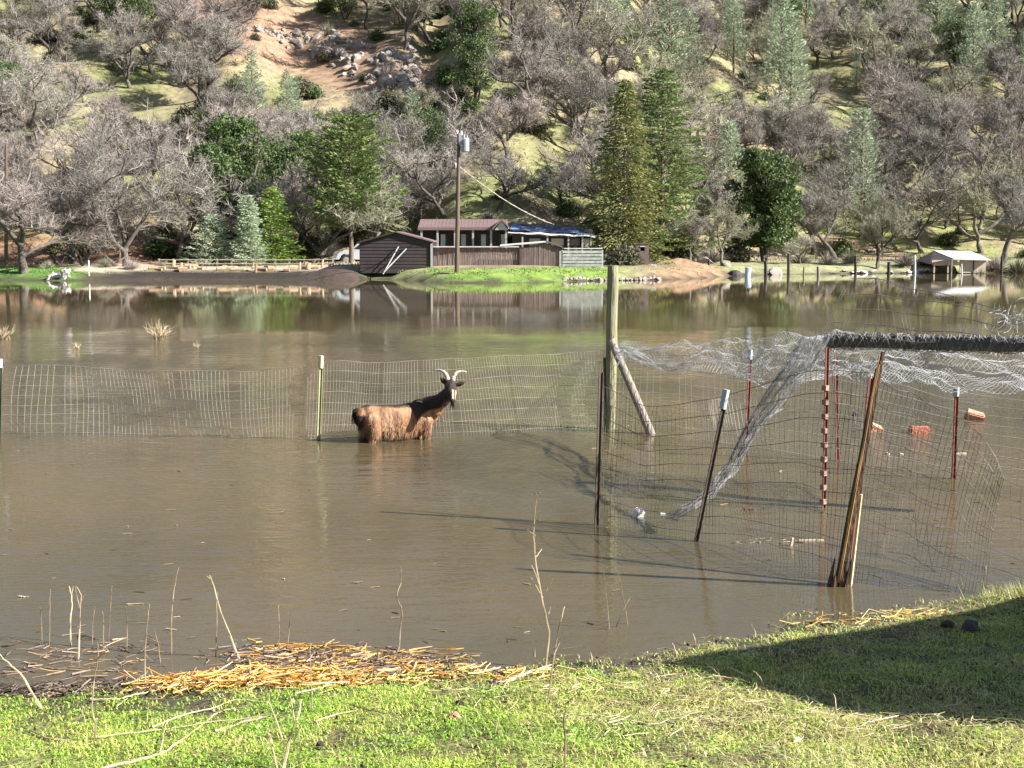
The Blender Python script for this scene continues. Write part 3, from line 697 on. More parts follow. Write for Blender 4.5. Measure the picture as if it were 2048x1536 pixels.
MB().box(((xl + xr) / 2, D - .03, z0 + .06), (xr - xl - .2, .08, .14)).build('sill_beam', M['wall_dark'], t)
for a, b, l in (((766, 548), (797, 493), 'pale pole leaning on the brown shed, the steeper of the two'), ((768, 544), (813, 497), 'pale pole leaning on the brown shed, the more slanted of the two')):
    p, q = PD(*a, D - .9), PD(*b, D - .12); MB().tube([p, p.lerp(q, .5), q], .045, 6, True).build('leaning_pole', M['trim'], origin=p, label=l, cat='pole')
# main house with brown roof and porch
D = 101.0
t = empty('house', P(925, 545, D), 0, label='low dark house with a brown metal roof and a posted porch', cat='house')
x0, x1 = P(836, 450, D).x, P(1016, 450, D).x; zr, ze, zb = P(925, 439, D).z, P(925, 458, D).z, P(925, 540, D).z
xg = P(1003, 440, D).x
mb = MB(); mb.box(((x0 + x1) / 2, D + 3.5, (zb + ze) / 2), (x1 - x0 - .5, 5, ze - zb - .05)); mb.build('wall', M['wall_dark'], t)
mb = MB(); mb.add([(x0, D - .3, ze), (x1, D - .3, ze), (x1, D + 3.0, zr), (x0, D + 3.0, zr), (x0, D - .3, ze + .07), (x1, D - .3, ze + .07), (x1, D + 3, zr + .07), (x0, D + 3, zr + .07)], [(0, 1, 2, 3), (4, 7, 6, 5), (0, 4, 5, 1), (3, 2, 6, 7), (0, 3, 7, 4), (1, 5, 6, 2)])
for i in range(24):
    x = x0 + (x1 - x0) * (i + .5) / 24; mb.add([(x - .03, D - .3, ze + .072), (x + .03, D - .3, ze + .072), (x + .03, D + 3, zr + .072), (x - .03, D + 3, zr + .072), (x - .015, D - .3, ze + .082), (x + .015, D - .3, ze + .082), (x + .015, D + 3, zr + .082), (x - .015, D + 3, zr + .082)], [(4, 5, 6, 7), (0, 4, 7, 3), (1, 2, 6, 5), (0, 1, 5, 4)])
mb.build('roof', M['roof_brown'], t)
mb = MB(); mb.add([(x0, D + 3.0, zr + .05), (x1, D + 3.0, zr + .05), (x1, D + 6.6, ze), (x0, D + 6.6, ze)], [(0, 1, 2, 3)]); mb.build('rear_roof', M['roof_brown'], t)
MB().box(((x0 + x1) / 2, D - .36, ze + .02), (x1 - x0, .1, .2)).build('gutter', M['roof_brown'], t)
# projecting gable at the right end
ga, gb = P(988, 458, D - 1).x, P(1018, 458, D - 1).x; gz, gp = P(1000, 460, D - 1).z, P(1003, 441, D - 1).z
MB().prism([(ga + .05, D - 1, gz), (gb - .05, D - 1, gz), ((ga + gb) / 2, D - 1, gp)], (0, 1.6, 0)).build('gable_wall', M['trim'], t)
for s_, (ax, bx) in ((-1, (ga, (ga + gb) / 2)), (1, ((ga + gb) / 2, gb))):
    za, zb2 = (gz, gp) if s_ < 0 else (gp, gz)
    MB().prism([(ax - (.12 if s_ < 0 else 0), D - 1.15, za), (bx + (.12 if s_ > 0 else 0), D - 1.15, zb2), (bx + (.12 if s_ > 0 else 0), D - 1.15, zb2 + .13), (ax - (.12 if s_ < 0 else 0), D - 1.15, za + .13)], (0, 3, 0)).build('gable_roof', M['roof_brown'], t)
for px in (843, 875, 910, 946, 982, 1012):
    x = P(px, 470, D - .3).x; MB().box((x, D - .25, (zb + ze) / 2), (.14, .14, ze - zb - .02)).build('porch_post', M['trim'], t)
for px in (886, 927, 967, 1007):
    x = P(px, 470, D + .9).x; f = MB().box((x, D + .95, (P(1, 468, D).z + P(1, 493, D).z) / 2), (.62, .1, .95)).build('window', M['glass'], t)
    MB().box((x, D + .88, (P(1, 468, D).z + P(1, 493, D).z) / 2), (.32, .04, .86)).build('curtain', M['curtain'], f)
# extension with tarp
t2 = empty('house_extension', P(1100, 545, D), 0, label='dark house extension under a sagging roof, right of the brown roof', cat='house')
xa, xb = P(1016, 455, D).x, P(1190, 455, D).x
za, zb_ = P(1, 466, D).z, P(1, 474, D).z
MB().prism([(xa + .3, D + .3, zb), (xb - .3, D + .3, zb), (xb - .3, D + .3, zb_ - .1), (xa + .3, D + .3, za - .1)], (0, 4, 0)).build('wall', M['wall_dark'], t2)
mb = MB(); nn = 22; top = []
for j in range(7):
    for i in range(nn + 1):
        u, v = i / nn, j / 6; x = xa + (xb - xa) * u; z = za + (zb_ - za) * u + v * .62 + .07 * nz(x, v * 3, .8, 6); mb.v.append((x, D - .2 + v * 4.0, z))
for j in range(6):
    for i in range(nn): a = j * (nn + 1) + i; mb.f.append((a, a + 1, a + nn + 2, a + nn + 1))
mb.build('roof', M['roof_white'], t2)
mb2 = MB()
for j in range(7):
    for i in range(nn + 1):
        u, v = i / nn, j / 6; x = xa + .2 + (xb - xa - .6) * u; z = za + (zb_ - za) * u + .10 + (.16 + .84 * v) * .66 + .10 * nz(x, v * 3, .6, 9); mb2.v.append((x, D - .2 + (.16 + .84 * v) * 4.0 - .05 * nz(x, 0, .7, 2), z))
for j in range(6):
    for i in range(nn): a = j * (nn + 1) + i; mb2.f.append((a, a + 1, a + nn + 2, a + nn + 1))
mb2.build('tarpaulin', M['tarp'], origin=P(1100, 460, D), label='rumpled dark blue tarpaulin spread over the extension roof', cat='tarp')
for px in (1045, 1095, 1137, 1165, 1182):
    x = P(px, 470, D).x; MB().box((x, D - .05, (zb + za) / 2 - .1), (.12, .12, za - zb - .3)).build('post', M['trim'], t2)
for px, wd, m_ in ((1070, .8, 'trim'), (1115, .9, 'beige'), (1150, .7, 'board'), (1172, .5, 'beige')):
    x = P(px, 480, D).x; MB().box((x, D + .2, P(1, 484, D).z), (wd, .1, .5)).build('wall_panel', M[m_], t2)
# brown board fence and its low shed
D = 95.5
t = empty('board_fence', P(950, 543, D), 0, label='brown vertical board fence in front of the porch', cat='fence')
xa, xb = P(866, 500, D).x, P(1038, 500, D).x; zt, zb = P(1, 495, D).z, P(1, 543, D).z - .1
nb = 34
for i in range(nb):
    x = xa + (xb - xa) * (i + .5) / nb; dy = .35 * max(0, 1 - i / 10); top_ = zt + random.Random(i).uniform(-.02, .02)
    MB().box((x, D + dy * .3 + .012 * (i % 2), (zb + top_) / 2), ((xb - xa) / nb - .02, .03, top_ - zb)).build('board', M['board'], t)
MB().box(((xa + xb) / 2, D + .14, zt - .2), (xb - xa, .06, .1)).build('rail', M['board'], t)
MB().box(((xa + xb) / 2, D - .02, zt + .05), (xb - xa, .3, .07)).build('cap_rail', M['roof_white'], t)
t = empty('low_shed', P(1080, 543, D), 0, label='low brown board shed with a pale lean roof at the right end of the fence', cat='shed')
xc = P(1121, 500, D).x; zp = P(1, 485, D).z; xpk = P(1092, 485, D).x; zr_ = P(1, 496, D).z
pts = lambda x: zt - .02 + (zp - zt) * (x - xb) / (xpk - xb) if x < xpk else zp + (zr_ - zp) * (x - xpk) / (xc - xpk)
nb = 17
for i in range(nb):
    xm = xb + .02 + (xc - xb - .02) * (i + .5) / nb; h = pts(xm) - .04
    MB().box((xm, D - .05 + .01 * (i % 2), (zb + h) / 2), ((xc - xb) / nb - .018, .03, h - zb)).build('board', M['board'], t)
MB().prism([(xb, D + .02, zb), (xc, D + .02, zb), (xc, D + .02, zr_ - .05), (xpk, D + .02, zp - .05), (xb, D + .02, zt - .05)], (0, 3.5, 0)).build('wall', M['wall_dark'], t)
xq = P(1000, 492, D).x
MB().prism([(xq, D - .2, zt + .08), (xpk, D - .2, zp), (xpk, D - .2, zp + .06), (xq, D - .2, zt + .14)], (0, 4, .05)).build('roof', M['roof_white'], t)
MB().prism([(xpk, D - .2, zp), (xc + .25, D - .2, zr_ - .05), (xc + .25, D - .2, zr_ + .01), (xpk, D - .2, zp + .06)], (0, 4, .1)).build('roof', M['wall_dark'], t)
MB().box((P(1040, 500, D).x, D - .1, (zb + zt) / 2), (.1, .08, zt - zb)).build('corner_post', M['wall_dark'], t)
MB().box((xc - .02, D - .1, (zb + zr_) / 2 - .1), (.12, .08, zr_ - zb - .2)).build('corner_post', M['trim'], t)
# white board fence
t = empty('white_board_fence', P(1160, 540, D), 0, label='weathered white horizontal board fence beside the low shed', cat='fence')
xa, xb = P(1124, 500, D).x, P(1205, 500, D).x; zb, zt = P(1, 540, D).z, P(1, 500, D).z
M['board_white'] = mat('board_white', (.52, .53, .52), (.3, .3, .29), 3, .85, rnd=.15)
for i in range(6):
    z = zb + .1 + (zt - zb) * i / 6; MB().box(((xa + xb) / 2, D - .05, z), (xb - xa - .1, .03, .17)).build('board', M['board_white'], t)
for i in range(3): MB().box((xa + (xb - xa) * i / 2, D + .02, (zb + zt) / 2), (.1, .1, zt - zb)).build('post', M['board_white'], t)
MB().box(((xa + xb) / 2, D + .2, zt + .1), (xb - xa, .5, .06)).build('cap', M['roof_white'], t)
for px, py, wd, hg, m_, l in ((1285, 508, .9, 1.5, 'board', 'reddish plywood panel at the foot of the yellowish evergreen'), (1216, 522, .7, .9, 'trim', 'grey upright panel behind the shore shrubs'), (1258, 500, .5, .5, 'beige', 'small beige panel behind the shore shrubs'), (1307, 535, .35, .4, 'paint_white', 'small white box at the left foot of the dirt mound'), (1285, 497, .3, .35, 'paint_white', 'white sign board on the reddish panel')):
    c = P(px, py, 100 if px != 1307 else 98); 
    mb = MB().box(c, (wd, .12, hg)); mb.box(c + Vector((0, -.08, hg / 2 - .03)), (wd + .06, .05, .05)); mb.box(c + Vector((0, .02, -hg / 2 - .25)), (.1, .1, .5)); mb.build('panel', M[m_], origin=c, label=l, cat='panel')
# pickup truck
def wheel(parent, c, r=.4):
    wmb = MB(); wmb.tube([c + Vector((0, -.12, 0)), c + Vector((0, -.10, 0)), c + Vector((0, .12, 0))], [r * .93, r, r], 18, True); o = wmb.build('wheel', M['tyre'], parent)
    MB().tube([c + Vector((0, -.135, 0)), c + Vector((0, -.125, 0))], [r * .5, r * .58], 14, True).build('rim', M['galv'], o)
D = 104.6; b = base_at(725, 530, D); x0 = P(667, 510, D).x; zg = P(1, 531, D).z
t = empty('pickup_truck', (x0 + 2.6, D, zg), 0, label='silver white pickup truck nosing out left of the brown shed', cat='pickup')
M['car_paint'] = mat('car_paint', (.62, .66, .72), (.58, .62, .68), 1, .25)
side = [(0, .45), (0, .95), (.15, 1.08), (1.35, 1.15), (1.85, 1.72), (3.0, 1.74), (3.2, 1.15), (5.3, 1.12), (5.35, .5), (4.85, .45), (4.75, .72), (4.5, .86), (4.2, .86), (3.95, .72), (3.85, .45), (1.4, .45), (1.3, .72), (1.1, .86), (.75, .86), (.55, .72), (.45, .45)]
mb = MB(); mb.prism([(x0 + a, D, zg + z) for a, z in side], (0, 1.8, 0)); mb.build('body', M['car_paint'], t)
MB().prism([(x0 + a, D - .006, zg + z) for a, z in ((1.6, 1.2), (2.0, 1.64), (2.45, 1.66), (2.45, 1.2))], (0, .02, 0)).build('side_window', M['glass'], t)
MB().box((x0 - .05, D + .9, zg + .52), (.14, 1.8, .2)).build('bumper', M['galv'], t)
for yy_ in (.25, 1.55): MB().box((x0 - .01, D + yy_, zg + .85), (.06, .3, .18)).build('headlight', M['paint_white'], t)
for a in (.93, 4.35):
    for dy in (.05, 1.72): wheel(t, Vector((x0 + a, D + dy, zg + .4)))
# rail fence
D = 98.0
t = empty('rail_fence', base_at(490, 530, D), 0, label='long low wooden rail fence between the oaks and the pickup', cat='fence')
pxs = list(range(318, 668, 29)); tops = []
for i, px in enumerate(pxs):
    b = base_at(px, 530, D); MB().box((b.x, D, b.z + .2), (.11, .11, .75)).build('post', M['rail'], t); tops.append(b)
for a, b in zip(tops, tops[1:]):
    for hz in (.5, .22): 
        p, q = a + Vector((.02, -.09, hz)), b + Vector((-.02, -.09, hz)); MB().tube([p, q], .036, 6, True).build('rail', M['rail'], t)
rs = random.Random(8)
for i in range(46):
    px = rs.choice((rs.uniform(300, 370), rs.uniform(370, 560), rs.uniform(560, 660))); D2 = rs.uniform(94.6, 97.5); b = base_at(px, 535, D2); L_ = rs.uniform(.3, 1.1); r = rs.uniform(.07, .16); az = rs.uniform(-.6, .6)
    up = rs.random() < .25; d = Vector((math.cos(az), math.sin(az), 0)) if not up else Vector((.1, 0, 1)).normalized()
    c = b + Vector((0, 0, r * .8)); 
    MB().tube([c - d * L_ * .5 * (not up), c - d * L_ * .1, c + d * L_ * .5], [r, r * 1.05, r * .92], 7, True).build('log', M['log'], origin=c, label=('upright cut log' if up else 'short cut log lying' if L_ < .6 else 'long cut log lying') + (' at the left end of the rail fence' if px < 370 else ' left of the pale pine' if px < 430 else ' before the middle of the rail fence' if px < 560 else ' near the pickup'), cat='log', group='cut logs along the rail fence')
# driftwood tree trunk lying on left bank (dark branches)
rs = random.Random(18)
for px, D2, l in ((232, 97, 'dark fallen branch on the dirt road under the drooping oak'), (165, 97, 'dark fallen branch behind the white marker post'), (120, 98, 'broken dark limb at the foot of the left shore oaks')):
    b = base_at(px, 540, D2); mb = MB()
    for k in range(5):
        p = b + Vector((0, 0, .1)); d = Vector((rs.uniform(-1, 1), rs.uniform(-.3, .3), rs.uniform(.1, .8))).normalized(); pts = [p]
        for i in range(5): d = (d + rvec(rs) * .35).normalized(); p = p + d * .38; pts.append(p)
        mb.tube(pts, [.10, .085, .06, .045, .03, .012], 5)
    mb.build('fallen_branch', M['bark_oak'], origin=b, label=l, cat='branch')
# white debris at the left shore, marker post
M['debris_white'] = mat('debris_white', (.72, .66, .64), (.45, .36, .34), 3, .7)
c = W0(115, 561); c.z = -.02
for i in range(7):
    rs = random.Random(50 + i); q = c + Vector((rs.uniform(-.6, .6), rs.uniform(-.3, .5), .12 + rs.uniform(0, .5) * (1 - abs(i - 3) / 5)))
    inst('debris', rocks[i % 8][0].copy(), None, q, (rs.uniform(-1, 1), rs.uniform(-1, 1), i), (rs.uniform(.8, 1.4), .6, rs.uniform(.35, .8)), label='crumpled white sheet debris heaped at the left waterline', cat='debris', group='white debris heap at the left shore').data.materials[0] = M['debris_white']
q = base_at(178, 550, 91.5); MB().tube([q + Vector((0, 0, -.4)), q + Vector((0, 0, .98))], .05, 8, True).build('marker_post', M['paint_white'], origin=q, label='short white marker post at the left shoreline', cat='post')
# utility poles
D = 88.0; b = W0(912, 566); b.y = D; b = PD(913, 564, D); top = PD(918, 262, D)
t = empty('utility_pole', b, 0, label='tall wooden utility pole with a grey transformer in front of the house', cat='utility pole')
M['pole'] = mat('pole_wood', (.17, .12, .09), (.09, .065, .05), 2, .9, stretch=(6, 6, .4))
MB().tube([b - Vector((0, 0, .6)), b.lerp(top, .5), top], [.15, .13, .10], 12, True).build('pole', M['pole'], t)
c = PD(931, 290, D - .1); tr = MB(); tr.tube([c - Vector((0, 0, .42)), c - Vector((0, 0, .38)), c + Vector((0, 0, .34)), c + Vector((0, 0, .42))], [.18, .23, .23, .17], 16, True); o = tr.build('transformer', M['galv'], t)
MB().tube([c + Vector((-.08, 0, .42)), c + Vector((-.08, 0, .66))], [.05, .03], 8, True).build('bushing', M['galv'], o)
MB().tube([c + Vector((.10, 0, .42)), c + Vector((.10, 0, .6))], [.05, .03], 8, True).build('bushing', M['galv'], o)
MB().box(PD(920, 278, D - .15), (.16, .12, .75)).build('cutout_switch', M['galv'], t)
for px, py in ((914, 264), (923, 266)): q = PD(px, py, D - .12); MB().tube([q - Vector((0, 0, .12)), q, q + Vector((0, 0, .12))], [.05, .09, .05], 8, True).build('insulator', M['paint_white'], t)
q = PD(911, 330, D - .1); MB().tube([q - Vector((0, 0, .2)), q, q + Vector((0, 0, .15))], [.04, .07, .04], 8, True).build('wire_bracket', M['galv'], t)
a_, b_ = PD(920, 334, D), PD(1108, 449, 103); pts = []
for i in range(25):
    u = i / 24; p = a_.lerp(b_, u); p.z -= .85 * 4 * u * (1 - u) * .45; pts.append(p)
mb = MB(); mb.tube(pts, .028, 5); 
pt2 = [p + Vector((.03 * math.sin(i * 2.4), 0, .035 * math.cos(i * 2.4))) for i, p in enumerate(pts)]; mb.tube(pt2, .02, 4)
M['cable'] = mat('cable', (.5, .48, .4), (.35, .33, .28), 6, .6)
mb.build('power_cable', M['cable'], origin=a_, label='pale sagging power cable from the utility pole to the tarp roof', cat='cable')
b = base_at(12, 540, 96); top = PD(12, 290, 96); MB().tube([b - Vector((0, 0, .4)), top], [.13, .09], 10, True).build('utility_pole', M['pole'], origin=b, label='thin dark wooden pole among the oaks at the left edge', cat='utility pole')
# posts standing in the water at the right
for i, (px, yt, yb, wd, m_, l) in enumerate((
    (1532, 522, 553, 7, 'wall_dark', 'thick black post right of the blue barrel'), (1577, 507, 549, 6, 'wall_dark', 'tall dark post behind the flat pale boulder'),
    (1607, 534, 553, 4, 'post_wood', 'thin pale post left of a wider one among the water posts'), (1637, 533, 552, 6, 'post_grey', 'grey post in the middle of the water posts'),
    (1711, 512, 548, 6, 'wall_dark', 'dark post beside the white debris on the right shore'), (1777, 524, 550, 7, 'wall_dark', 'thick black post in the water right of the pale trunk'),
    (1830, 510, 548, 5, 'paint_white', 'post with a white top among the dry bushes left of the beige shed'), (1440, 545, 552, 5, 'wall_dark', 'short stump left of the blue barrel'),
    (1902, 520, 549, 4, 'post_grey', 'slim grey post in front of the beige shed on its left'), (1924, 528, 549, 3, 'paint_white', 'short white stake in front of the beige shed'),
    (1418, 520, 550, 5, 'wall_dark', 'dark post at the right end of the dirt mound'), (2003, 512, 548, 5, 'wall_dark', 'dark post at the right corner of the beige shed'))):
    g = W0(px, yb); tp = PD(px + (i % 3 - 1) * 1.0, yt, g.y); r = wd / 2 / (F / g.y)
    MB().tube([g - Vector((0, 0, .5)), g.lerp(tp, .5), tp], [r, r, r * .95], 8, True).build('post', M[m_], origin=g, label=l, cat='post')
# barrel + dark tub
M['barrel_blue'] = mat('barrel_blue', (.42, .58, .78), (.6, .7, .8), 2, .5)
g = W0(1496, 555); 
mb = MB(); cs = [g + Vector((0, .3, z)) for z in (-.2, -.02, .1, .3, .5, .66, .70)]; mb.tube([c + Vector((.10 * c.z, 0, 0)) for c in cs], [.17, .19, .2, .21, .22, .23, .19], 14, True); mb.build('barrel', M['barrel_blue'], origin=g, label='pale blue plastic barrel standing in the water by the right shore', cat='barrel')
g = W0(1472, 552); mb = MB(); mb.tube([g + Vector((0, .5, -.1)), g + Vector((0, .5, .12)), g + Vector((0, .5, .34)), g + Vector((0, .5, .42))], [.55, .52, .38, .12], 12, True); mb.build('tub', M['wall_dark'], origin=g, label='overturned black tub just left of the blue barrel', cat='tub')
# beige shed at the right
D = 109.5; t = empty('beige_shed', P(1935, 546, D), 0, label='small beige open fronted shed with a pale metal roof on the right shore', cat='shed')
xa, xm, xb = P(1880, 1, D).x, P(1937, 1, D).x, P(1990, 1, D).x; zb = P(1, 546, D).z
zf = P(1, 519, D).z; zt = P(1, 503, D).z
MB().prism([(xm, D, zb), (xb, D, zb), (xb, D, zf - .04), (xm, D, zf - .04)], (0, .1, 0)).build('wall', M['beige'], t)
MB().box((xb - .05, D + 1.7, (zb + zf) / 2), (.1, 3, zf - zb - .1)).build('side_wall', M['beige'], t)
MB().box(((xa + xm) / 2, D + 3.2, (zb + zf) / 2), (xm - xa, .1, zf - zb - .1)).build('rear_wall', M['wall_dark'], t)
MB().box(((xa + xm) / 2 - .1, D + .02, zf - .25), (xm - xa - .2, .08, .42)).build('fascia', M['beige'], t)
mb = MB(); mb.add([(xm - .6, D - .4, zf), (xb + .25, D - .4, zf - .08), (xb - .1, D + 3.6, zt - .02), (xm - 1.0, D + 3.6, zt), (xm - .6, D - .4, zf + .06), (xb + .25, D - .4, zf - .02), (xb - .1, D + 3.6, zt + .04), (xm - 1.0, D + 3.6, zt + .06)], [(0, 3, 2, 1), (4, 5, 6, 7), (0, 1, 5, 4), (1, 2, 6, 5), (2, 3, 7, 6), (3, 0, 4, 7)]); mb.build('roof', M['roof_white'], t)
mb = MB(); mb.add([(xa - .3, D - .3, zf - .35), (xm - .6, D - .4, zf + .03), (xm - 1.0, D + 3.6, zt + .02), (xa - .3, D + 3.4, zf - .1)], [(0, 1, 2, 3)]); mb.build('side_roof', M['wall_dark'], t)
for px in (1884, 1912, 1937): x = P(px, 1, D).x; MB().box((x, D - .1, (zb + zf) / 2 - .15), (.1, .1, zf - zb - .3)).build('post', M['beige'], t)
MB().box((P(1965, 1, D).x, D - .03, (zb + zf) / 2), (.06, .04, zf - zb - .1)).build('trim', M['wall_dark'], t)
rs = random.Random(31)
for i, px in enumerate([1706, 1716, 1728, 1742] + [1806, 1818, 1830, 1842, 1852, 1864] + [1690, 1780]):
    g = base_at(px, 546, interp(FAR, (px - 1024) / F * 109) + rs.uniform(.2, .9)); s = rs.uniform(.35, .8)
    inst('debris', rocks[i % 8][0].copy(), None, g + Vector((0, 0, .1)), (rs.uniform(-.4, .4), rs.uniform(-.4, .4), i), (s * 1.5, s, s * .5), label='pale flood debris ' + ('heaped beside the dark post on the right shore' if px < 1800 else 'strewn left of the beige shed'), cat='debris', group='pale flood debris on the right shore').data.materials[0] = M['debris_white']

# ------------------------------------------------------------------ goat
def ell(bm, c, r, rot=None, seg=14):
    g = bmesh.ops.create_uvsphere(bm, u_segments=seg, v_segments=10, radius=1.0)
    mtx = Matrix.Translation(c) @ (rot.to_matrix().to_4x4() if rot else Matrix()) @ Matrix.Diagonal((*r, 1))
    bmesh.ops.transform(bm, matrix=mtx, verts=g['verts'])
def chain(bm, pts, rads, n=6):
    for (p, q), (a, b) in zip(zip(pts, pts[1:]), zip(rads, rads[1:])):
        p, q = Vector(p), Vector(q)
        for i in range(n + 1):
            t_ = i / n; r = a + (b - a) * t_ if not hasattr(a, '__len__') else None
            if r is None: rr = [u + (v - u) * t_ for u, v in zip(a, b)]
            else: rr = (r, r, r)
            ell(bm, p.lerp(q, t_), rr, seg=12)
def remeshed(bm, vox, smooth_it=6):
    me = bpy.data.meshes.new('tmp'); bm.to_mesh(me); bm.free(); o = bpy.data.objects.new('tmp', me); COL.objects.link(o)
    m = o.modifiers.new('r', 'REMESH'); m.mode = 'VOXEL'; m.voxel_size = vox
    s_ = o.modifiers.new('s', 'SMOOTH'); s_.iterations = smooth_it; s_.factor = .5
    dg = bpy.context.evaluated_depsgraph_get(); dg.update(); out = bpy.data.meshes.new_from_object(o.evaluated_get(dg)); bpy.data.objects.remove(o)
    return out
YAW = R(24); gc = W0(797, 880)
gt = empty('goat', gc, YAW, label='brown horned goat standing belly deep in the flood water, head turned to the camera', cat='goat')
cy_, sy_ = math.cos(-YAW), math.sin(-YAW)
def wl(x, y, z): return Vector((x * cy_ - y * sy_, x * sy_ + y * cy_, z))       # world offset -> goat local
bm = bmesh.new()
# trunk (local x forward, y left/away, z up from water)
chain(bm, [(-.50, 0, .32), (-.33, 0, .29), (0, 0, .265), (.30, 0, .30), (.46, 0, .33)], [(.10, .12, .13), (.14, .16, .19), (.15, .185, .20), (.14, .155, .20), (.10, .12, .15)])
ell(bm, (-.40, 0, .37), (.14, .12, .12)); ell(bm, (.30, 0, .42), (.14, .08, .11)); ell(bm, (.02, 0, .18), (.30, .17, .14))
# neck towards the head (world frame target)
hd = wl(.690, -.16, .66)
nb_ = Vector((.42, 0, .42)); chain(bm, [nb_, nb_.lerp(hd, .5) + Vector((.015, 0, -.035)), hd + wl(-.02, .05, -.02)], [.135, .102, .080], 8)
ell(bm, nb_.lerp(hd, .3) + Vector((.03, 0, -.06)), (.10, .09, .13))
# head: faces camera, slightly down
poll = hd + wl(-.005, .03, .085); muz = hd + wl(.03, -.115, -.105)
chain(bm, [poll, poll.lerp(muz, .5), muz], [(.080, .078, .07), (.068, .065, .066), (.044, .044, .044)], 8)
ell(bm, muz + wl(0, .02, -.02), (.038, .042, .036))
ell(bm, poll + wl(0, .03, -.07), (.078, .07, .08))
# legs
for (x, y, lift) in ((-.40, -.10, 0), (-.46, .10, 0), (.36, -.09, 0), (.30, .09, 0)):
    if x < 0: chain(bm, [(x, y, .30), (x + .06, y * 1.05, .12), (x - .03, y * 1.05, -.08), (x - .01, y, -.35)], [.11, .07, .042, .03])
    else: chain(bm, [(x, y, .26), (x + .01, y, .08), (x + .01, y, -.35)], [.085, .052, .03])
body_me = remeshed(bm, .013, 5)
# colour of the coat, with shade and a lit cheek painted in
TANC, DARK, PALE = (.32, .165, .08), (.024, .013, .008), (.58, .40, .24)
def coat(p):
    x, y, z = p; n = noise.noise(Vector((x * 6, y * 6, z * 3))) ; c = mixc(TANC, PALE, sm(-.1, .5, n) * .55)
    c = mixc(c, (.16, .07, .045), sm(.05, .45, noise.noise(Vector((x * 9 + 5, y * 9, z * 3)))) * .75)
    dors = sm(.425, .465, z + .05 * n); c = mixc(c, DARK, dors)
    # dark mantle with cast shadow painted in: neck and a wedge over the shoulder
    mantle_shade = sm(-.015, .015, z - (.335 + .9 * abs(x - .27) if x < .27 else .30 + .42 * (x - .17)) - .012 * n + (.14 if .12 < x < .27 else 0) * (1 - abs(x - .195) / .075)) if x > .05 else 0
    c = mixc(c, DARK, mantle_shade)
    c = mixc(c, DARK, sm(.47, .53, -x) if x < 0 and z < .36 else 0)  # rump end painted dark for the side turned from the sun
    c = mixc(c, DARK, (1 - sm(.04, .10, z + .05 * n)) * .75 * (0 if (abs(x + .40) < .06 and y < 0) else 1) * (0 if abs(x - .36) < .045 else 1))  # belly shading painted in, lit legs left out
    # face in world frame
    v = Vector(p) - hd; wx, wy = v.x * math.cos(YAW) - v.y * math.sin(YAW), v.x * math.sin(YAW) + v.y * math.cos(YAW)
    if (v.length < .17 or z > .62) and wy < .06:
        c = DARK
        if .026 < wx < .048 and v.z < .03: c = (.50, .40, .34)
        if wx > .064 and v.z < .02: c = mixc(DARK, PALE, .8)  # right cheek painted pale as the lit side of the face
        if v.z < -.125: c = (.05, .03, .025)
    return c
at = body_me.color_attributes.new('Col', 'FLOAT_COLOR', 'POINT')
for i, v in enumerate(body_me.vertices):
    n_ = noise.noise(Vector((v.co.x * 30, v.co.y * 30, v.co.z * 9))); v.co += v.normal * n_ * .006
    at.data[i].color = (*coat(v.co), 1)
M['coat'] = mat('goat_coat', (1.1, 1.1, 1.1), (.7, .7, .7), 40, .75, attr=True, bump=.4, bscale=60, stretch=(1, 1, .3))
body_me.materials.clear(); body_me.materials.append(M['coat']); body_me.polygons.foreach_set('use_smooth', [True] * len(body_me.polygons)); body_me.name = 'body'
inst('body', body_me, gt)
rs = random.Random(6); mb = MB(); pol = body_me.polygons
for k in range(13000):
    p = pol[rs.randrange(len(pol))]; c = p.center.copy()
    if c.z < .0: continue
    if (c - hd).length < .16: continue
    ln = rs.uniform(.008, .022) if c.z > .2 else (rs.uniform(.025, .06) if c.z > .15 else rs.uniform(.05, .11))
    d = (Vector((-.35, 0, -1)) * .8 + p.normal * .15 + rvec(rs) * .15).normalized(); s_ = d.cross(p.normal)
    if s_.length < .01: continue
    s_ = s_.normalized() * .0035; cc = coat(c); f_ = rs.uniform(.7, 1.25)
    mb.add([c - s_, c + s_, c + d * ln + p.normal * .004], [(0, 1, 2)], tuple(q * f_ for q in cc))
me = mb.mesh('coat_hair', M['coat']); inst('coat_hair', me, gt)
def gpart(name, mb, m_, parent=gt): return inst(name, mb.mesh(name, m_, smooth=True), parent)
M['horn'] = mat('horn', (.62, .57, .48), (.3, .27, .22), 25, .5, bump=.5, stretch=(1, 1, 4))
def curve(p0, p1, p2, p3, n=12): return [p0 * (1 - t) ** 3 + p1 * 3 * t * (1 - t) ** 2 + p2 * 3 * t * t * (1 - t) + p3 * t ** 3 for t in [i / n for i in range(n + 1)]]
rl = [.033 * (1 - .75 * i / 12) * (1 + .06 * (i % 2)) for i in range(13)]
h0 = poll + wl(-.028, 0, .04); gpart('horn', MB().tube(curve(h0, h0 + wl(-.01, 0, .10), h0 + wl(-.07, .03, .17), h0 + wl(-.20, .06, .135)), rl, 8, True), M['horn'])
h0 = poll + wl(.034, 0, .04); gpart('horn', MB().tube(curve(h0, h0 + wl(.01, 0, .09), h0 + wl(.05, .03, .155), h0 + wl(.175, .05, .115)), rl, 8, True), M['horn'])
M['ear'] = mat('goat_dark_hair', (.03, .016, .012), (.05, .03, .02), 20, .8)
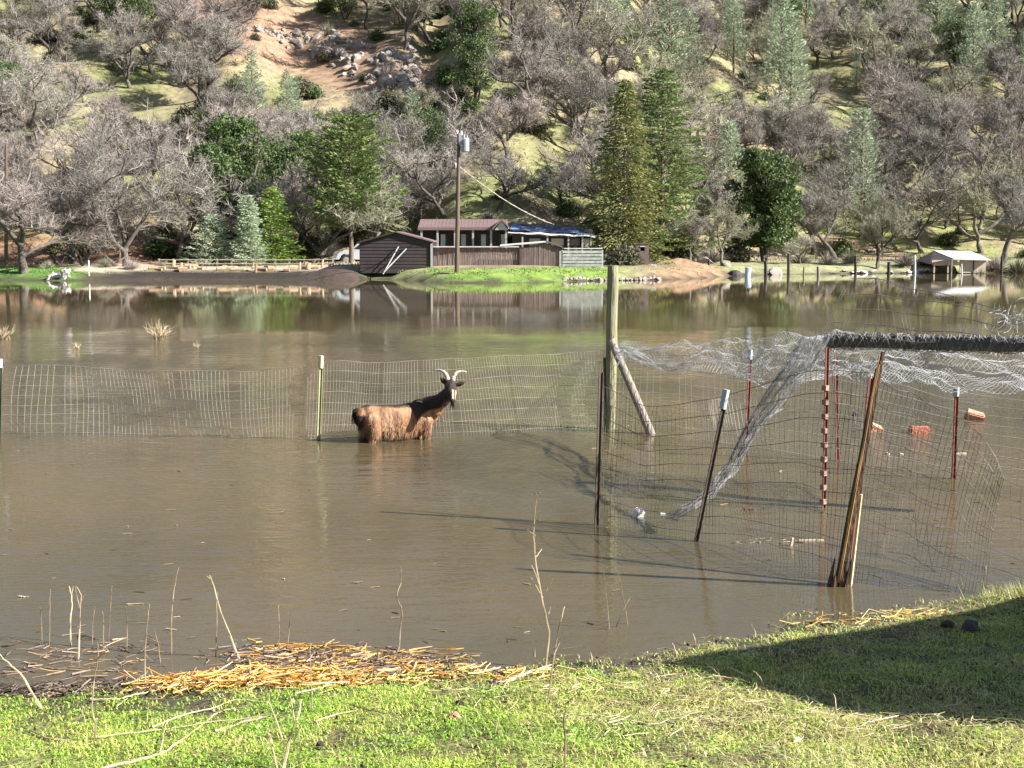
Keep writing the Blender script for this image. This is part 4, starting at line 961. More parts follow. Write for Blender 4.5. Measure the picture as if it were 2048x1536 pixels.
def ear(a, b, w):
    mb = MB(); a, b = a, b; d = (b - a); s_ = d.cross(wl(0, -1, 0)).normalized(); nrm = wl(0, -1, 0)
    prof = [(0, .35), (.25, .8), (.55, 1), (.85, .6), (1, .1)]; vs = []
    for t_, q in prof:
        c = a + d * t_
        vs += [c + s_ * w * q, c + nrm * .006, c - s_ * w * q, c + nrm * -.012]
    fs = []
    for i in range(4):
        for k in range(4): fs.append((i * 4 + k, i * 4 + (k + 1) % 4, i * 4 + 4 + (k + 1) % 4, i * 4 + 4 + k))
    mb.add(vs, fs + [(16, 17, 18, 19)]); return mb
gpart('ear', ear(poll + wl(-.05, 0, .0), poll + wl(-.125, -.01, .09), .032), M['ear'])
gpart('ear', ear(poll + wl(.055, 0, -.02), poll + wl(.19, -.01, .03), .030), M['ear'])
M['eye'] = mat('goat_eye', (.25, .15, .04), (.02, .015, .01), 60, .1)
for sx in (-1, 1):
    c = poll + wl(.01 + sx * .062, -.045, -.045); g = MB(); g.tube([c + wl(0, 0, -.012), c + wl(0, 0, -.007), c, c + wl(0, 0, .007), c + wl(0, 0, .012)], [.002, .010, .013, .010, .002], 8, True); gpart('eye', g, M['eye'])
c = muz + wl(0, -.03, .0)
for sx in (-1, 1): gpart('nostril', MB().tube([c + wl(sx * .012, 0, 0), c + wl(sx * .018, -.004, .012)], .005, 5, True), M['ear'])
mb = MB(); rs = random.Random(2)
for k in range(60):
    a = muz + wl(rs.uniform(-.02, .02), rs.uniform(-.01, .02), -.03); b = a + wl(rs.uniform(-.02, .02), .01, -rs.uniform(.06, .11)); mb.add([a + wl(-.002, 0, 0), a + wl(.002, 0, 0), b], [(0, 1, 2)])
gpart('beard', mb, M['ear'])
mb = MB()
for k in range(160):
    a = Vector((-.60 + rs.uniform(-.01, .03), rs.uniform(-.02, .02), .40)); b = a + Vector((-.03 + rs.uniform(-.03, .02), rs.uniform(-.03, .03), -rs.uniform(.08, .20))); mb.add([a + Vector((0, -.004, 0)), a + Vector((0, .004, 0)), b], [(0, 1, 2)])
mb.tube([(-.55, 0, .43), (-.60, 0, .41), (-.63, 0, .33)], [.03, .025, .01], 6); gpart('tail', mb, M['ear'])

# ------------------------------------------------------------------ posts and wire near the goat
def zsample(ctrl, u):                            # polyline lookup, u in 0..1
    n = len(ctrl) - 1; t_ = min(max(u, 0), .99999) * n; i = int(t_); f = t_ - i
    p0 = ctrl[max(i - 1, 0)]; p1 = ctrl[i]; p2 = ctrl[i + 1]; p3 = ctrl[min(i + 2, n)]
    return (p1 * 2 + (p2 - p0) * f + (p0 * 2 - p1 * 5 + p2 * 4 - p3) * f * f + (p1 * 3 - p0 - p2 * 3 + p3) * f ** 3) * .5
def tpost(name, pb, pt, D, m_, label, w_=.038, tip=None, tipm=None, D2=None, stripes=None):
    a = W0(*pb); D2 = D2 or a.y; b = PD(*pt, D2); d = (b - a); L_ = d.length; zax = d.normalized(); xax = Vector((1, -1, 0)); xax = (xax - zax * xax.dot(zax)).normalized(); yax = zax.cross(xax)
    a2 = a - zax * .5; e = empty(name, a, 0, label=label, cat='post', group='steel posts of the flooded goat pen')
    mb = MB(); rot = Matrix((xax, yax, zax)).transposed(); c = (a2 + b) / 2; hh = (b - a2).length
    mb.box(c, (w_, .006, hh), rot); mb.box(c - yax * .019, (.007, .032, hh), rot)
    n = int(hh / .055)
    for i in range(n): q = a2.lerp(b, (i + .5) / n); mb.box(q + yax * .008, (.014, .012, .016), rot)
    mb.build('steel_post', M[m_], e)
    if tip:
        q = b - zax * tip / 2; MB().box(q - yax * .016 + zax * .004, (w_ + .005, .040, tip), rot).build('painted_tip' if tipm != 'galv' else 'cap', M[tipm], e)
    if stripes:
        for i in range(9):
            q = a.lerp(b, .04 + .8 * i / 9); MB().box(q + yax * -.02, (w_ + .006, .052, .05), rot).build('pale_band', M['band'], e)
    return e
tpost('steel_post', (638, 880), (644, 712), 0, 'steel_pale', 'pale yellow green steel post left of the goat', .055, .16, 'paint_yellow')
tpost('steel_post', (0, 872), (3, 718), 0, 'steel_green', 'steel post cut by the left edge of the picture', .05, .12, 'galv')
tpost('steel_post', (1194, 1050), (1203, 745), 0, 'steel_dark', 'dark upright steel post nearest the camera left of the thick wooden post', .045)
tpost('steel_post', (1212, 862), (1210, 715), 0, 'steel_green', 'thin steel post tied against the thick wooden post', .035)
tpost('steel_post', (1393, 1082), (1455, 780), 0, 'steel_dark', 'leaning dark steel post with a crumpled foil cap', .042, .17, 'galv', D2=11.9)
tpost('steel_post', (1492, 898), (1502, 700), 0, 'steel_red', 'dark red steel post with a white wrapped top', .045, .12, 'galv')
tpost('steel_post', (1675, 921), (1672, 700), 0, 'steel_red', 'dark red steel post right of the banded post', .042)
tpost('steel_post', (1648, 1015), (1655, 695), 0, 'steel_red', 'red steel post marked with pale bands', .04, stripes=True)
tpost('steel_post', (1907, 957), (1914, 775), 0, 'steel_red', 'dark red steel post at the right beside the floating blocks', .05, .10, 'galv')
tpost('steel_post', (1700, 842), (1702, 725), 0, 'steel_dark', 'thin far post behind the netting', .025)
tpost('steel_post', (1700, 1172), (1742, 757), 0, 'steel_red', 'dark steel post tied behind the broken leaning wooden post', .04, D2=10.75)
for px, yb, yt in ((1428, 848, 800), (1112, 850, 805)):
    a = W0(px, yb); b = PD(px - 2, yt, a.y); MB().tube([a - Vector((0, 0, .3)), b], [.012, .006], 5).build('reed', M['stalk'], origin=a, label='short dark reed stub in the water ' + ('right' if px > 1300 else 'left') + ' of the thick wooden post', cat='reed')
# thick wooden post and brace
a = W0(1220, 858); b = PD(1226, 531, a.y); t = empty('wooden_post', a, 0, label='thick greenish round wooden post standing in the water', cat='post')
pts = [a - Vector((0, 0, .5))] + [a.lerp(b, i / 8) + Vector((.003 * math.sin(i * 2), 0, 0)) for i in range(9)]
MB().tube(pts, [.078 + .002 * math.sin(i * 1.7) for i in range(9)] + [.074], 20, True).build('post', M['post_wood'], t, smooth=False)
a = W0(1302, 868); b = PD(1222, 680, 19.0); mb = MB(); d = (b - a); mb.tube([a - d * .2, a, a.lerp(b, .5) + Vector((0, 0, .01)), b], [.062, .06, .056, .052], 14, True); o = mb.build('brace_pole', M['post_grey'], origin=a, label='grey slanting brace pole leaning on the thick wooden post', cat='pole')
# broken leaning wooden post
a = W0(1677, 1172); b = PD(1763, 704, 10.1); t = empty('broken_wooden_post', a, 0, label='split and rotten leaning wooden post nearest the camera', cat='post')
rs = random.Random(12); d = b - a; mb = MB()
for k in range(4):
    o = Vector((-.012 + .010 * k, .012 * (k % 2), 0)); n = 9; l1 = 1 - .035 * (3 - k)
    mb.tube([a + o + d * (-.12 + (l1 + .12) * i / n) + rvec(rs) * .003 for i in range(n + 1)], [.026 - .010 * (i / n) for i in range(n + 1)], 5, True)
mb.build('post', M['post_rot'], t)
mb = MB()
for k in range(2):
    o = Vector((-.018 + .008 * k, -.026, 0)); n = 8
    mb.tube([a + o + d * (.02 + (.97 - .04 * k) * i / n) + rvec(rs) * .003 for i in range(n + 1)], [.007 - .003 * (i / n) for i in range(n + 1)], 4, True)
mb.build('lit_edge_strips', M['post_lit_edge'], t)  # pale strips stand in for the sunlit edge of the post
mb = MB()
for k in range(11):
    o = Vector((-.065 + .013 * k + rs.uniform(-.006, .006), rs.uniform(-.03, .02), 0)); h = rs.uniform(.06, .17) * (1.15 if k in (0, 10) else 1); n = 4
    mb.tube([a + o + Vector((0, 0, -.2))] + [a + o + d * h * i / n * .8 for i in range(n + 1)], [.020, .020, .019, .014, .009, .002], 5, True)
mb.build('splintered_base', M['post_rot'], t)
MB().tube([a + d * .0 + Vector((.075, .02, -.2)), a + d * .40 + Vector((.05, .02, 0))], [.016, .010], 6, True).build('stake', M['paint_yellow'], t)

def wiregrid(mb, Pf, nu, nv, r, su=1, sv=1, rv=None, skip=0.0, seed=0, jit=0.0):
    rg = random.Random(seed)
    for i in range(nu + 1):
        if rg.random() < skip: continue
        du = rg.gauss(0, jit); mb.tube([Pf(min(1, max(0, i / nu + du * (j / (nv * sv)))), j / (nv * sv)) for j in range(nv * sv + 1)], rv or r, 3)
    for j in range(nv + 1):
        mb.tube([Pf(i / (nu * su) if su >= 1 else 0, j / nv) for i in range(nu * su + 1)], r, 3)
def patch(rows):                                # rows of (px,py,D) control points, first row = top
    rows = [[PD(*q) for q in row] for row in rows]
    def f(u, v):
        c = [zsample(row, u) for row in rows]; return zsample(c, v) if len(c) > 1 else c[0]
    return f
# A: woven fence behind the goat
topA = [(-420, 742, 19.0), (-120, 738, 18.8), (150, 732, 18.6), (330, 742, 18.4), (500, 742, 18.3), (640, 722, 18.15), (760, 728, 18.4), (900, 716, 18.6), (1020, 712, 18.8), (1110, 712, 19.0), (1212, 700, 19.2)]
rowt = [PD(*q) for q in topA]
def PA(u, v):
    p = zsample(rowt, u); x = p.x; sagx = .10 * math.sin(x * 1.3 + 1) * (v - .5) - .11 * (1 - v) * sm(.55, .72, u) * (1 - sm(.9, 1, u))
    return Vector((x + sagx, p.y + .10 * math.sin(x * 2.1) * math.sin(v * 3.1) * 1.2 + .015 * math.sin(x * 9 + v * 7), p.z + (-.10 - p.z) * v + .018 * math.sin(x * 2.7 + v * 5) * (1 - v) + .010 * nz(x, v * 3, .3, 5)))
t = empty('wire_fence', W0(330, 875), 0, label='slack woven wire fence crossing the water behind the goat', cat='fence')
mb = MB(); wiregrid(mb, PA, 205, 8, .0026, 1, 3, .0020, .05, 1, .0006); mb.build('wire_mesh', M['wire'], t, kind='stuff')
# B: far side of the pen
topB = [(1228, 690, 19.2), (1360, 688, 18.3), (1500, 704, 17.5), (1672, 712, 16.4), (1800, 745, 15.8), (1912, 778, 15.2), (2080, 800, 14.4), (2350, 800, 13.6)]
rowB = [PD(*q) for q in topB]
def PB(u, v):
    p = zsample(rowB, u); x = p.x; return Vector((x + .04 * math.sin(x * 3) * v, p.y + .05 * math.sin(x * 3.1 + v * 4), p.z + (-.12 - p.z) * v + .02 * math.sin(x * 2.2 + v * 6) * (1 - v)))
t = empty('wire_fence', W0(1600, 905), 0, label='wire fence along the far side of the pen between the red posts', cat='fence')
mb = MB(); wiregrid(mb, PB, 84, 10, .0040, 2, 2, .0019, .05, 2, .001); mb.build('wire_mesh', M['wire'], t, kind='stuff')
# C: near side of the pen
def PCf(tops, bots, bow, seed):
    rt = [PD(*q) for q in tops]; rb = [PD(*q) for q in bots]
    def f(u, v):
        a, b = zsample(rt, u), zsample(rb, u); p = a.lerp(b, v)
        n1 = noise.noise(Vector((u * 4, v * 2, seed))); n2 = noise.noise(Vector((u * 9, v * 3, seed + 5)))
        return p + Vector((.05 * n1 + .02 * n2, bow * math.sin(v * math.pi) + .06 * n2, .035 * n1 + .015 * n2))
    return f
t = empty('wire_fence', W0(1390, 1085), 0, label='rusty wire mesh fence along the near side of the pen', cat='fence')
mb = MB()
f1 = PCf([(1200, 770, 12.8), (1290, 812, 12.6), (1400, 800, 12.3), (1456, 790, 12.0), (1600, 748, 11.2), (1740, 745, 10.6)], [(1192, 1056, 12.75), (1280, 1072, 12.4), (1395, 1092, 12.0), (1500, 1110, 11.6), (1600, 1140, 11.0), (1695, 1180, 10.5)], -.06, 3)
wiregrid(mb, f1, 74, 9, .0032, 1, 2, .0024, .06, 3, .003)
mb.build('wire_mesh', M['wire_rust'], t, kind='stuff')
t = empty('wire_fence', W0(1850, 1195), 0, label='loose slanting wire mesh right of the broken leaning post', cat='fence')
mb = MB()
f2 = PCf([(1752, 760, 10.5), (1850, 800, 10.9), (1960, 870, 11.1), (2010, 960, 10.8)], [(1695, 1182, 10.45), (1780, 1206, 10.3), (1880, 1222, 10.1), (1975, 1236, 9.9)], .10, 8)
wiregrid(mb, f2, 34, 10, .0032, 1, 2, .0022, .08, 4, .004)
f3 = PCf([(1690, 800, 12.5), (1800, 860, 12.2), (1900, 900, 11.8), (2060, 980, 11.5)], [(1700, 1060, 11.6), (1800, 1110, 11.2), (1920, 1160, 10.6), (2080, 1215, 10.1)], .1, 11)
wiregrid(mb, f3, 22, 6, .0028, 1, 2, .0018, .25, 4, .01)
mb.build('wire_mesh', M['wire_rust'], t, kind='stuff')
# poultry netting slung over the pen
def hexnet(mb, f, nu, nv, r, z=.5):
    for i in range(nu * 2 + 1):                  # zigzag wires crossing
        pts = []
        for j in range(nv + 1):
            u = (i / (nu * 2)) + ((z if (j + i) % 2 else -z) / (nu * 2)) ; pts.append(f(min(max(u, 0), 1), j / nv))
        mb.tube(pts, r, 3)
t = empty('poultry_netting', PD(1600, 720, 15), 0, label='pale grey poultry netting sagging over the pen below the rolled bundle', cat='netting', )
mb = MB()
def jittered(f, a, s, seed):
    def g(u, v):
        p = f(u, v); return p + Vector((noise.noise(Vector((u * s, v * s * .4, seed))), noise.noise(Vector((u * s, v * s * .4, seed + 9))), noise.noise(Vector((u * s, v * s * .4, seed + 4))))) * a
    return g
fN = jittered(jittered(patch([[(1230, 690, 19), (1400, 684, 17.8), (1560, 672, 16), (1700, 668, 15), (1860, 690, 14.6), (2070, 700, 14.2)],
            [(1232, 706, 18.6), (1400, 716, 16.8), (1560, 716, 15), (1700, 712, 14.2), (1860, 722, 13.8), (2070, 745, 13.4)],
            [(1236, 722, 18.0), (1380, 742, 16.2), (1530, 768, 14.2), (1700, 752, 13.4), (1860, 765, 13.0), (2070, 790, 12.6)]]), .10, 11, 1), .045, 34, 7)
hexnet(mb, fN, 130, 46, .0020); mb.build('net', M['net'], t, kind='stuff')
t = empty('netting_swath', PD(1480, 900, 12.6), 0, label='dark bunched netting swath slanting from the roll down to the water', cat='netting'); mb = MB()
fS = jittered(patch([[(1600, 676, 14.6), (1560, 740, 14.0), (1500, 835, 13.3), (1452, 930, 12.7), (1400, 992, 12.3), (1336, 1034, 12.3)],
            [(1668, 664, 13.7), (1618, 752, 13.3), (1528, 848, 12.9), (1470, 942, 12.5), (1412, 1004, 12.2), (1342, 1040, 12.2)]]), .07, 14, 3)
hexnet(mb, fS, 7, 46, .0015); hexnet(mb, lambda u, v: fS(v, u), 30, 7, .0011); mb.build('net', M['net_dark'], t, kind='stuff')
t = empty('netting_roll', PD(1840, 690, 13.6), 0, label='long dark roll of wire netting hanging level at the right edge', cat='netting roll'); mb = MB(); mr = MB()
axis = [PD(1648, 682, 14.2), PD(1740, 682, 14.0), PD(1850, 686, 13.8), PD(1950, 688, 13.5), PD(2060, 690, 13.2), PD(2400, 694, 12.6)]
rs = random.Random(3)
for k in range(24):
    pts = []; n = 140; ph = rs.uniform(0, 6.28); w_ = rs.choice((-1, 1)) * rs.uniform(7, 13); rr = rs.uniform(.04, .092)
    for i in range(n + 1):
        u = i / n; c = zsample(axis, u); a = ph + u * w_ * 6.28; pts.append(c + Vector((0, math.cos(a) * rr, math.sin(a) * rr + .01 * nz(u, k, .05))))
    mr.tube(pts, .003, 3)
core = [zsample(axis, i / 30) for i in range(31)]; mb.tube(core, [.04] + [.070 + .009 * nz(i, 0, 1.3) for i in range(30)], 9, True)
M['roll_core'] = mat('roll_core', (.075, .066, .06), (.13, .12, .11), 22, .85, bump=.8, bscale=60)
mb.build('inner_roll', M['roll_core'], t); mr.build('wire_coils', M['net_dark'], t, kind='stuff')
t = empty('loose_wire_panel', PD(1850, 620, 14), 0, label='loose curling wire panel arching above the rolled netting', cat='wire panel'); mb = MB()
fU = jittered(patch([[(1702, 556, 14.6), (1800, 566, 14.6), (1930, 600, 14.4), (2080, 640, 14.2), (2300, 700, 14)],
            [(1668, 618, 14.2), (1780, 622, 14.2), (1920, 640, 14.0), (2080, 665, 13.9), (2300, 710, 13.6)],
            [(1640, 668, 13.8), (1780, 676, 13.8), (1920, 690, 13.6), (2080, 700, 13.5), (2300, 720, 13.2)]]), .06, 5, 6)
wiregrid(mb, fU, 44, 4, .0046, 1, 4, .0032, .12, 8, .012); mb.build('wire_mesh', M['wire_rust'], t, kind='stuff')
mb = MB(); rs = random.Random(14)
for k in range(14):
    c = PD(rs.uniform(1975, 2080), rs.uniform(605, 660), 13.8); rr = rs.uniform(.03, .09); n = 10; ph = rs.uniform(0, 6); tl = rvec(rs); e1 = tl.cross(Vector((0, 0, 1))).normalized(); e2 = tl.cross(e1)
    mb.tube([c + (e1 * math.cos(ph + i * .5) + e2 * math.sin(ph + i * .5)) * rr * (1 + .1 * i) for i in range(n)], .0025, 3)
for k in range(14):
    p = PD(1990 + k * 9, 606 + k * 3.5, 13.9); q = p + Vector((.02, 0, -.06)); mb.tube([p, q + Vector((rs.uniform(-.05, .05), 0, rs.uniform(-.12, 0))), q + Vector((.1, 0, -.05))], .003, 3)
mb.build('wire_tangle', M['net'], origin=PD(2010, 640, 13.8), label='tangle of pale loose wire at the right edge above the roll', cat='wire')
# floating things inside the pen
def floater(name, px, py, size, rz, tilt, m_, label, cat):
    g = W0(px, py); bm = bmesh.new(); bmesh.ops.create_cube(bm, size=1); bmesh.ops.scale(bm, vec=size, verts=bm.verts); bmesh.ops.bevel(bm, geom=list(bm.edges), offset=min(size) * .12, segments=2, affect='EDGES')
    for v in bm.verts: v.co += Vector((1, 1, 1)) * noise.noise(v.co * 9 + Vector((px, 0, 0))) * min(size) * .12
    me = bpy.data.meshes.new(name); bm.to_mesh(me); bm.free(); me.materials.append(M[m_])
    return inst(name, me, None, g + Vector((0, 0, size[2] * .22)), (tilt, tilt * .7, rz), label=label, cat=cat)
floater('floating_block', 1750, 861, (.22, .13, .12), .5, .5, 'brick_pale', 'pale orange block floating tilted, the left one of three', 'block')
floater('floating_block', 1838, 865, (.27, .12, .11), .05, .05, 'brick', 'brick red block floating level, the middle one of three', 'block')
floater('floating_block', 1949, 838, (.26, .16, .14), -.25, .35, 'brick_pale', 'salmon block floating with one corner raised, the right one of three', 'block')
floater('floating_bag', 1277, 1033, (.09, .08, .10), .5, .3, 'paint_white', 'crumpled white plastic piece floating inside the near fence', 'plastic')
floater('floating_scrap', 1325, 1028, (.05, .03, .02), .2, .1, 'paint_white', 'tiny white scrap floating right of the plastic piece', 'scrap')
floater('floating_wood', 1496, 1021, (.09, .05, .03), .2, .1, 'post_rot', 'small brown wood chip floating under the white topped post', 'wood')
floater('floating_wood', 1712, 832, (.11, .06, .07), .7, .3, 'wall_dark', 'small black chunk floating left of the blocks', 'wood')
floater('floating_wood', 1775, 909, (.05, .04, .03), .7, .3, 'beige', 'tiny pale chip floating below the left block', 'wood')
floater('floating_wood', 1802, 910, (.06, .03, .03), .1, .3, 'beige', 'tiny pale chip floating below the middle block', 'wood')
floater('floating_wood', 1920, 908, (.16, .03, .02), .05, .0, 'beige', 'pale flat stick floating behind the right red post', 'wood')
floater('floating_stick', 1622, 1082, (.22, .02, .02), .05, .0, 'beige', 'pale floating stick at the foot of the banded post', 'stick')
floater('floating_stick', 1583, 1092, (.025, .02, .1), .3, .2, 'beige', 'short upright pale stub poking from the water by the floating stick', 'stick')
rs = random.Random(61); mb = MB()
for k in range(120):
    c = rs.random(); px, py = ((rs.uniform(1460, 1620), 1084 + rs.gauss(0, 4)) if c < .12 else (rs.uniform(1120, 2040), rs.uniform(820, 1200)) if c < .45 else (rs.gauss(1160, 60), rs.gauss(852, 6)) if c < .55 else (rs.uniform(0, 1200), rs.uniform(900, 1330)))
    g = W0(px, py); az = rs.gauss(0, .6); l = rs.uniform(.008, .045); d = Vector((math.cos(az), math.sin(az), 0)) * l; mb.tube([g - d + Vector((0, 0, .002)), g + d + Vector((0, 0, .006))], rs.uniform(.002, .005), 4, True, rs.choice(((.10, .07, .05), (.35, .26, .16), (.6, .5, .34), (.16, .11, .08))))
mb.build('floating_bits', M['straw'], kind='stuff', label='tiny twigs and chaff drifting on the brown flood water', cat='debris')
# dry tufts standing in the water at the left
def tuft(px, py, s, label, n=60, m_='stalk_pale'):
    g = W0(px, py); rg = random.Random(px); mb = MB()
    for k in range(n):
        az = rg.uniform(0, 6.28); el = rg.uniform(.5, 1.5); d = Vector((math.cos(az) * math.cos(el), math.sin(az) * math.cos(el), math.sin(el))); a = g + Vector((rg.gauss(0, .06), rg.gauss(0, .06), -.03)) * s
        p1 = a + d * s * rg.uniform(.2, .4); p2 = p1 + (d + rvec(rg) * .7) * s * rg.uniform(.05, .2); mb.tube([a, p1, p2], [.006 * s + .003, .006, .003], 3)
    mb.build('dry_tuft', M[m_], origin=g, label=label, cat='plant')
tuft(320, 677, 1.0, 'dry pale weed tuft standing alone in the open water at the left', 90)
tuft(8, 678, .8, 'dry pale weed tuft in the water at the left edge', 60)
tuft(155, 697, .35, 'tiny weed tip poking from the water left of the pale tuft', 24)
tuft(395, 695, .3, 'tiny weed tip poking from the water right of the pale tuft', 16)

# ------------------------------------------------------------------ near bank: grass, straw, stalks
def blades(name, n, area, hf, wf, colf, dens, seed, mat_, flat=0.3, label=None, curl=.5):
    rg = np.random.default_rng(seed); V = []; Fc = []; Cc = []; k = 0; rr = random.Random(seed)
    while k < n:
        x = rr.uniform(area[0], area[1]); y = rr.uniform(area[2], area[3]); z = Hnear(x, y); pr = dens(x, y, z)
        if rr.random() > pr: n -= .35; continue
        h = hf(x, y, rr); az = rr.uniform(0, 6.283); ln = flat * rr.uniform(.2, 1.4); c, s = math.cos(az), math.sin(az)
        dx, dy = c * ln * h, s * ln * h; w_ = wf * rr.uniform(.6, 1.3); wx, wy = -s * w_, c * w_; i = len(V); b = (x, y, z - .006)
        V += [(x - wx, y - wy, b[2]), (x + wx, y + wy, b[2]), (x + dx * .4 + wx * .8, y + dy * .4 + wy * .8, z + h * .6), (x + dx * .4 - wx * .8, y + dy * .4 - wy * .8, z + h * .6), (x + dx * (1 + curl), y + dy * (1 + curl), z + h * (1 - .35 * min(1, ln)))]
        Fc += [(i, i + 1, i + 2, i + 3), (i + 3, i + 2, i + 4)]; cc = colf(x, y, z, rr); Cc += [cc] * 5; k += 1
    mb = MB(); mb.v = V; mb.f = Fc; mb.c = Cc
    return mb.build(name, M[mat_], kind='stuff', label=label, cat='grass')
def shade_n(x, y): return nz(x, y, .55, 41) * .5 + .5
def g_dens(x, y, z):
    if z < -.012: return .02 * (z > -.05)
    a = sm(.36, .56, .6 * shade_n(x, y) + .4 * (nz(x, y, .16, 45) * .5 + .5) + .03); return (.06 + .94 * a) * sm(-.012, .05, z) + .03
def g_h(x, y, r): return r.uniform(.008, .026) * (1 + .5 * max(0, nz(x, y, .4, 43)))  
def g_c(x, y, z, r):
    k = r.random(); f = r.uniform(.55, 1.3) * (.8 + .5 * (nz(x, y, .25, 83) * .5 + .5)); dry = .14 + .42 * sm(-.5, 1.2, x) + .35 * (nz(x, y, .6, 47))
    if k < dry: c = mixc((.66, .62, .18), (.74, .62, .30), r.random())
    elif k < dry + .12: c = (.10, .17, .035)
    else: c = mixc((.32, .62, .06), (.70, .80, .16), min(1, max(0, r.random() + .9 * nz(x, y, .5, 85))))
    return tuple(q * f for q in c)
blades('grass', 185000, (-3.6, 4.6, 5.0, 10.6), g_h, .0026, g_c, g_dens, 1, 'grass', 1.3, 'short bright green grass covering the near bank')
blades('far_side_grass', 9000, (-12, 14, -4, 12), g_h, .005, g_c, lambda x, y, z: g_dens(x, y, z) * (0 if (-3.4 < x < 4.4 and y > 5.2) else 1), 2, 'grass', .8, 'sparse green grass on the bank outside the main lawn')
def d_h(x, y, r): return r.uniform(.015, .05)
def d_c(x, y, z, r): f = r.uniform(.6, 1.2); c = mixc((.74, .68, .28), (.80, .78, .40), r.random()); return tuple(q * f for q in c)
blades('dry_grass', 20000, (-3.6, 4.6, 5.0, 10.6), d_h, .0020, d_c, lambda x, y, z: (.12 + .75 * sm(.2, 1.6, x) * sm(.35, .6, nz(x, y, .45, 51) * .5 + .5) + .2 * sm(-.2, .5, x)) * sm(-.01, .04, z) + .01, 3, 'grass', 2.2, 'dry yellow grass stems lying through the green grass', 1.2)
# clover like leaves
mb = MB(); rr = random.Random(8); k = 0
while k < 26000:
    x, y = rr.uniform(-3.4, 4.4), rr.uniform(5.2, 9.6); z = Hnear(x, y)
    if z < .004 or rr.random() > sm(.42, .62, nz(x, y, .35, 61) * .5 + .5) * (1 - .6 * sm(.3, 1.5, x)) + .04: k += .3; continue
    k += 1; h = rr.uniform(.008, .026); q = Vector((x, y, z + h)); u = Vector((rr.uniform(-1, 1), rr.uniform(-1, 1), rr.uniform(-.5, .5))).normalized() * rr.uniform(.004, .009); v = u.cross(Vector((rr.uniform(-.5, .5), rr.uniform(-.5, .5), 1))).normalized() * u.length
    f = rr.uniform(.6, 1.2); mb.add([q - u, q + v * .8, q + u, q - v * .8], [(0, 1, 2, 3)], tuple(c * f for c in ((.42, .74, .07) if rr.random() < .88 else (.12, .2, .04))))
mb.build('ground_leaves', M['grass'], kind='stuff', label='small round leaved clover mixed into the bank grass', cat='ground cover')
# dead leaves and dark clods
M['litter'] = mat('litter', (1, 1, 1), (.6, .6, .6), 20, .85, attr=True)
mb = MB(); k = 0
while k < 5200:
    x, y = rr.uniform(-3.6, 4.4), rr.uniform(5.2, 9.8); z = Hnear(x, y)
    if z < -.01 or rr.random() > sm(.35, .65, nz(x, y, .3, 71) * .5 + .5): k += .3; continue
    k += 1; q = Vector((x, y, z + rr.uniform(.004, .028))); u = rvec(rr) * rr.uniform(.005, .016); v = u.cross(rvec(rr)).normalized() * u.length * .6
    mb.add([q - u, q + v, q + u * .9, q - v], [(0, 1, 2, 3)], rr.choice(((.10, .05, .03), (.05, .035, .025), (.30, .18, .11), (.45, .35, .25))))
mb.build('leaf_litter', M['litter'], kind='stuff', label='brown dead leaves and bits scattered through the grass', cat='leaf litter')
# straw raft
def straws(name, n, path, spread, lmin, lmax, rad, cols, seed, label, zoff=0.0, az0=0.0, azs=.75, heap=.05):
    rg = random.Random(seed); mb = MB(); pp = []
    for px, py in path: pp.append(W0(px, py))
    for k in range(n):
        c = zsample(pp, rg.random()); s = rg.gauss(0, .5); wv = spread * (1 if s < 3 else 1); x = c.x + rg.gauss(0, .12); y = c.y + s * wv; z = max(0, Hnear(x, y)) + zoff + abs(rg.gauss(0, heap)) * math.exp(-s * s * .7)
        az = rg.gauss(az0, azs); el = rg.gauss(0, .14); L_ = rg.uniform(lmin, lmax); d = Vector((math.cos(az) * math.cos(el), math.sin(az) * math.cos(el), math.sin(el))); r = rad * rg.choice((.3, .45, .6, .8, 1, 1.5))
        f = rg.uniform(.6, 1.15); m_ = Vector((x, y, z + r)) + Vector((0, 0, rg.uniform(-.005, .01))); bend = Vector((rg.gauss(0, .07), rg.gauss(0, .07), rg.gauss(0, .03))) * L_; a, b = m_ - d * L_ / 2 + bend, m_ + d * L_ / 2 + bend; a.z = max(a.z, z * .5); b.z = max(b.z, z * .5)
        mb.tube([a, m_, b], [r, r, r * .7], 4, True, tuple(q * f for q in rg.choice(cols)))
    return mb.build(name, M['straw'], kind='stuff', label=label, cat='straw')
ORA = [(.84, .46, .09), (.88, .60, .18), (.72, .36, .07), (.90, .72, .34), (.42, .22, .08), (.86, .56, .16)]
GRY = [(.26, .19, .15), (.34, .25, .2), (.18, .13, .1), (.5, .35, .2)]
straws('straw_raft', 1050, [(330, 1372), (400, 1374), (480, 1366), (560, 1360), (620, 1362), (670, 1372)], .15, .03, .24, .0042, ORA, 1, 'orange yellow straw stems heaped along the water edge', heap=.028, azs=1.0)
straws('straw_raft', 260, [(700, 1372), (800, 1356), (900, 1352), (1000, 1362), (1100, 1352)], .16, .04, .16, .0045, ORA, 2, 'yellow straw scattered on the grass right of the orange straw heap', heap=.015, azs=1.1)
straws('floating_straw', 750, [(480, 1312), (560, 1320), (700, 1322), (800, 1330), (890, 1332)], .28, .03, .14, .004, GRY + ORA[:1], 3, 'brown floating plant debris behind the orange straw', heap=.012)
straws('floating_straw', 60, [(560, 1300), (620, 1296), (740, 1306), (850, 1312)], .08, .06, .2, .004, ORA, 4, 'thin yellow straw line floating on the far edge of the debris', heap=.01)
straws('floating_straw', 150, [(20, 1330), (120, 1310), (230, 1330), (300, 1300)], .5, .03, .16, .004, GRY, 5, 'grey brown plant bits floating at the left water edge', heap=.004)
